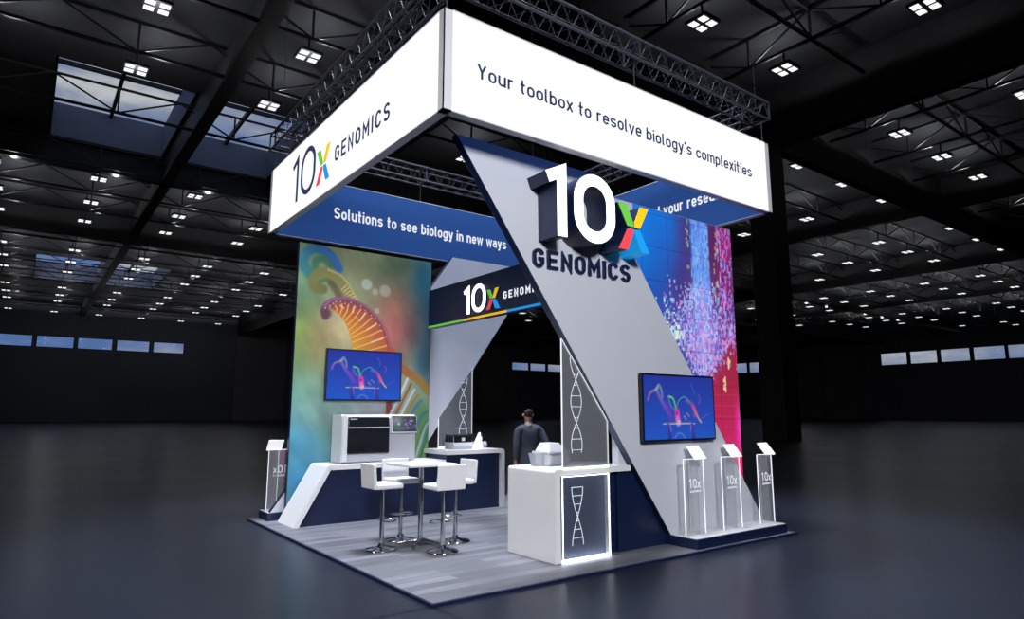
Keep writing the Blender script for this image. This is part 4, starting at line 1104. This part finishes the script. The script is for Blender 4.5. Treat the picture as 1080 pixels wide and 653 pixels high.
# ================================================================== PERSON
def skin_mesh(name, verts, edges, rad, m, parent, sub=2, root=0, smooth=True):
    me = bpy.data.meshes.new(name); me.from_pydata(verts, edges, [])
    o = bpy.data.objects.new(name, me); COL.objects.link(o); o.parent = parent
    md = o.modifiers.new('skin', 'SKIN')
    for i, v_ in enumerate(me.skin_vertices[0].data):
        rr = rad[i]; v_.radius = rr if hasattr(rr, '__len__') else (rr, rr)
        v_.use_root = (i == root)
    md.use_smooth_shade = smooth
    s = o.modifiers.new('sub', 'SUBSURF'); s.levels = sub; s.render_levels = sub
    me.materials.append(m)
    return o
def person():
    # faces +y (away from the camera), looks slightly left; local coords, feet at z = 0
    r = thing('person', 'person in a dark grey suit seen from behind between the counters', 'person', (3.62, 3.18, 0.0), None, math.radians(-18))
    vs, es, ra = [], [], []
    def add(p, q, rr):
        vs.append(p); ra.append(rr); i = len(vs)-1
        if q is not None: es.append((q, i))
        return i
    pel = add((0, 0, .96), None, (.155, .105))
    wa = add((0, 0, 1.12), pel, (.135, .095)); ch = add((0, .0, 1.32), wa, (.16, .105)); sh = add((0, -.01, 1.46), ch, (.11, .07))
    nk = add((0, .0, 1.56), sh, .048); hd0 = add((-.005, .015, 1.63), nk, (.062, .075)); hd1 = add((-.008, .015, 1.71), hd0, (.073, .09)); hd2 = add((-.008, .01, 1.77), hd1, (.05, .062))
    def arm(s, el, wr, hand):
        a = add((s*.18, -.01, 1.44), sh, .052); b = add(el, a, .042); c = add(wr, b, .028)
        palm = add((wr[0]+hand[0]*.05, wr[1]+hand[1]*.05, wr[2]+hand[2]*.05), c, (.034, .02))
        p0 = V(vs[palm])
        for k in range(4):
            off = V((0, .018*(k-1.5), 0)); L = (.075, .088, .082, .064)[k]
            a1 = add(tuple(p0+V(hand)*.035+off), palm, .010); a2 = add(tuple(p0+V(hand)*(.035+L*.5)+off+V((-s*.008, 0, 0))), a1, .009)
            add(tuple(p0+V(hand)*(.035+L)+off+V((-s*.022, 0, 0))), a2, .008)
        t1 = add(tuple(p0+V((0, .03, .0))), palm, .011); add(tuple(p0+V(hand)*.035+V((0, .045, 0))), t1, .009)
    arm(-1, (-.235, -.04, 1.16), (-.235, .0, .92), (0, .05, -1))
    arm(1, (.29, -.10, 1.19), (.20, .05, 1.0), (-.3, .3, -.9))
    for s in (-1, 1):
        hp = add((s*.09, 0, .90), pel, .085); kn = add((s*.10, .01, .50), hp, .056); an = add((s*.105, -.02, .09), kn, .038); he = add((s*.105, .02, .045), an, .036); add((s*.12, .15, .035), he, .03)
    skin_mesh('body', vs, es, ra, M['skin'], r)
    # jacket
    vs, es, ra = [], [], []
    a = add((0, 0, .98), None, (.185, .135)); b = add((0, 0, 1.14), a, (.158, .118)); c = add((0, 0, 1.34), b, (.185, .128)); d = add((0, -.01, 1.485), c, (.15, .092)); add((0, -.008, 1.555), d, (.075, .066))
    add((0, 0, .84), a, (.19, .135))
    for s, el, wr in ((-1, (-.238, -.04, 1.16), (-.236, -.005, .95)), (1, (.295, -.10, 1.19), (.21, .035, 1.02))):
        q = add((s*.20, -.01, 1.455), d, .074); e_ = add(el, q, .056); add(wr, e_, .043)
    skin_mesh('jacket', vs, es, ra, M['suit'], r)
    vs, es, ra = [], [], []
    a = add((0, 0, .97), None, (.165, .118))
    for s in (-1, 1):
        q = add((s*.09, 0, .86), a, .10); k2 = add((s*.10, .01, .50), q, .075); add((s*.105, -.015, .09), k2, .062)
    skin_mesh('trousers', vs, es, ra, M['suit'], r)
    for s in (-1, 1):
        vs, es, ra = [], [], []
        q = add((s*.105, -.04, .045), None, .042); k2 = add((s*.11, .06, .045), q, .044); add((s*.12, .18, .036), k2, .034)
        skin_mesh('shoe', vs, es, ra, M['shoe'], r)
    MB().lathe([(.074, 1.53), (.066, 1.562), (.058, 1.578), (.052, 1.574), (.05, 1.54)], (0, -.004), 20).build('shirt_collar', M['shirt'], r, smooth=True)
    vs, es, ra = [], [], []
    q = add((-.006, -.036, 1.645), None, (.060, .050)); k2 = add((-.006, -.022, 1.72), q, (.086, .086)); add((-.006, -.004, 1.79), k2, (.082, .098))
    skin_mesh('hair', vs, es, ra, M['hair'], r)
    for s in (-1, 1):
        MB().lathe([(0, -.03), (.014, -.02), (.018, 0), (.014, .02), (0, .03)], (0, 0), 10).build('ear', M['skin'], r, (s*.082-.008, .01, 1.69), smooth=True)
    MB().lathe([(0, -.03), (.014, -.02), (.008, .01), (0, .03)], (0, 0), 8).build('nose', M['skin'], r, (-.01, .112, 1.68), smooth=True)
person()

# ================================================================== LIGHTING
def spot(name, loc, tgt, energy, ang, blend, size, col=(1, 1, 1)):
    l = bpy.data.lights.new(name, 'SPOT'); l.energy = energy; l.spot_size = math.radians(ang); l.spot_blend = blend; l.shadow_soft_size = size; l.color = col
    o = bpy.data.objects.new(name, l); COL.objects.link(o); o.location = loc; o.rotation_euler = (V(tgt)-V(loc)).to_track_quat('-Z', 'Y').to_euler(); return o
spot('hall_spotlight', (3.0, 2.6, 20.8), (3.0, 2.6, 0), 33000, 41, .4, 2.2, (.80, .87, 1))
spot('booth_spotlight', (-3.5, -11.5, 7.0), (3.6, .4, 2.6), 7700, 56, .6, 1.1, (.97, .98, 1))
spot('booth_spotlight', (-9.5, 1.5, 7.6), (2.4, 3.6, 1.3), 2500, 56, .6, .9, (1, .99, .97))

w = bpy.data.worlds.new('sky'); SC.world = w; w.use_nodes = True
nt = w.node_tree; N = nt.nodes; L = nt.links; bg = N['Background']
tc = N.new('ShaderNodeTexCoord'); mp = N.new('ShaderNodeMapping'); mp.inputs['Scale'].default_value = (1, 1, 3)
nz = N.new('ShaderNodeTexNoise'); nz.inputs['Scale'].default_value = 5.5; nz.inputs['Detail'].default_value = 7; nz.inputs['Roughness'].default_value = .55
cr = N.new('ShaderNodeValToRGB')
cr.color_ramp.elements[0].position = .40; cr.color_ramp.elements[0].color = (*s2l((92, 124, 182)), 1)
cr.color_ramp.elements[1].position = .66; cr.color_ramp.elements[1].color = (*s2l((210, 214, 218)), 1)
e_ = cr.color_ramp.elements.new(.53); e_.color = (*s2l((150, 162, 188)), 1)
L.new(tc.outputs['Generated'], mp.inputs[0]); L.new(mp.outputs[0], nz.inputs['Vector']); L.new(nz.outputs['Fac'], cr.inputs[0]); L.new(cr.outputs[0], bg.inputs[0])
bg.inputs[1].default_value = .85

SC.view_settings.view_transform = 'Standard'; SC.view_settings.look = 'None'; SC.view_settings.gamma = 1; SC.view_settings.exposure = 0
SC.view_settings.use_curve_mapping = False
c = SC.cycles
c.use_denoising = True; c.max_bounces = 6; c.diffuse_bounces = 3; c.glossy_bounces = 3; c.transparent_max_bounces = 16; c.transmission_bounces = 4
c.sample_clamp_indirect = 3; c.caustics_reflective = False; c.caustics_refractive = False
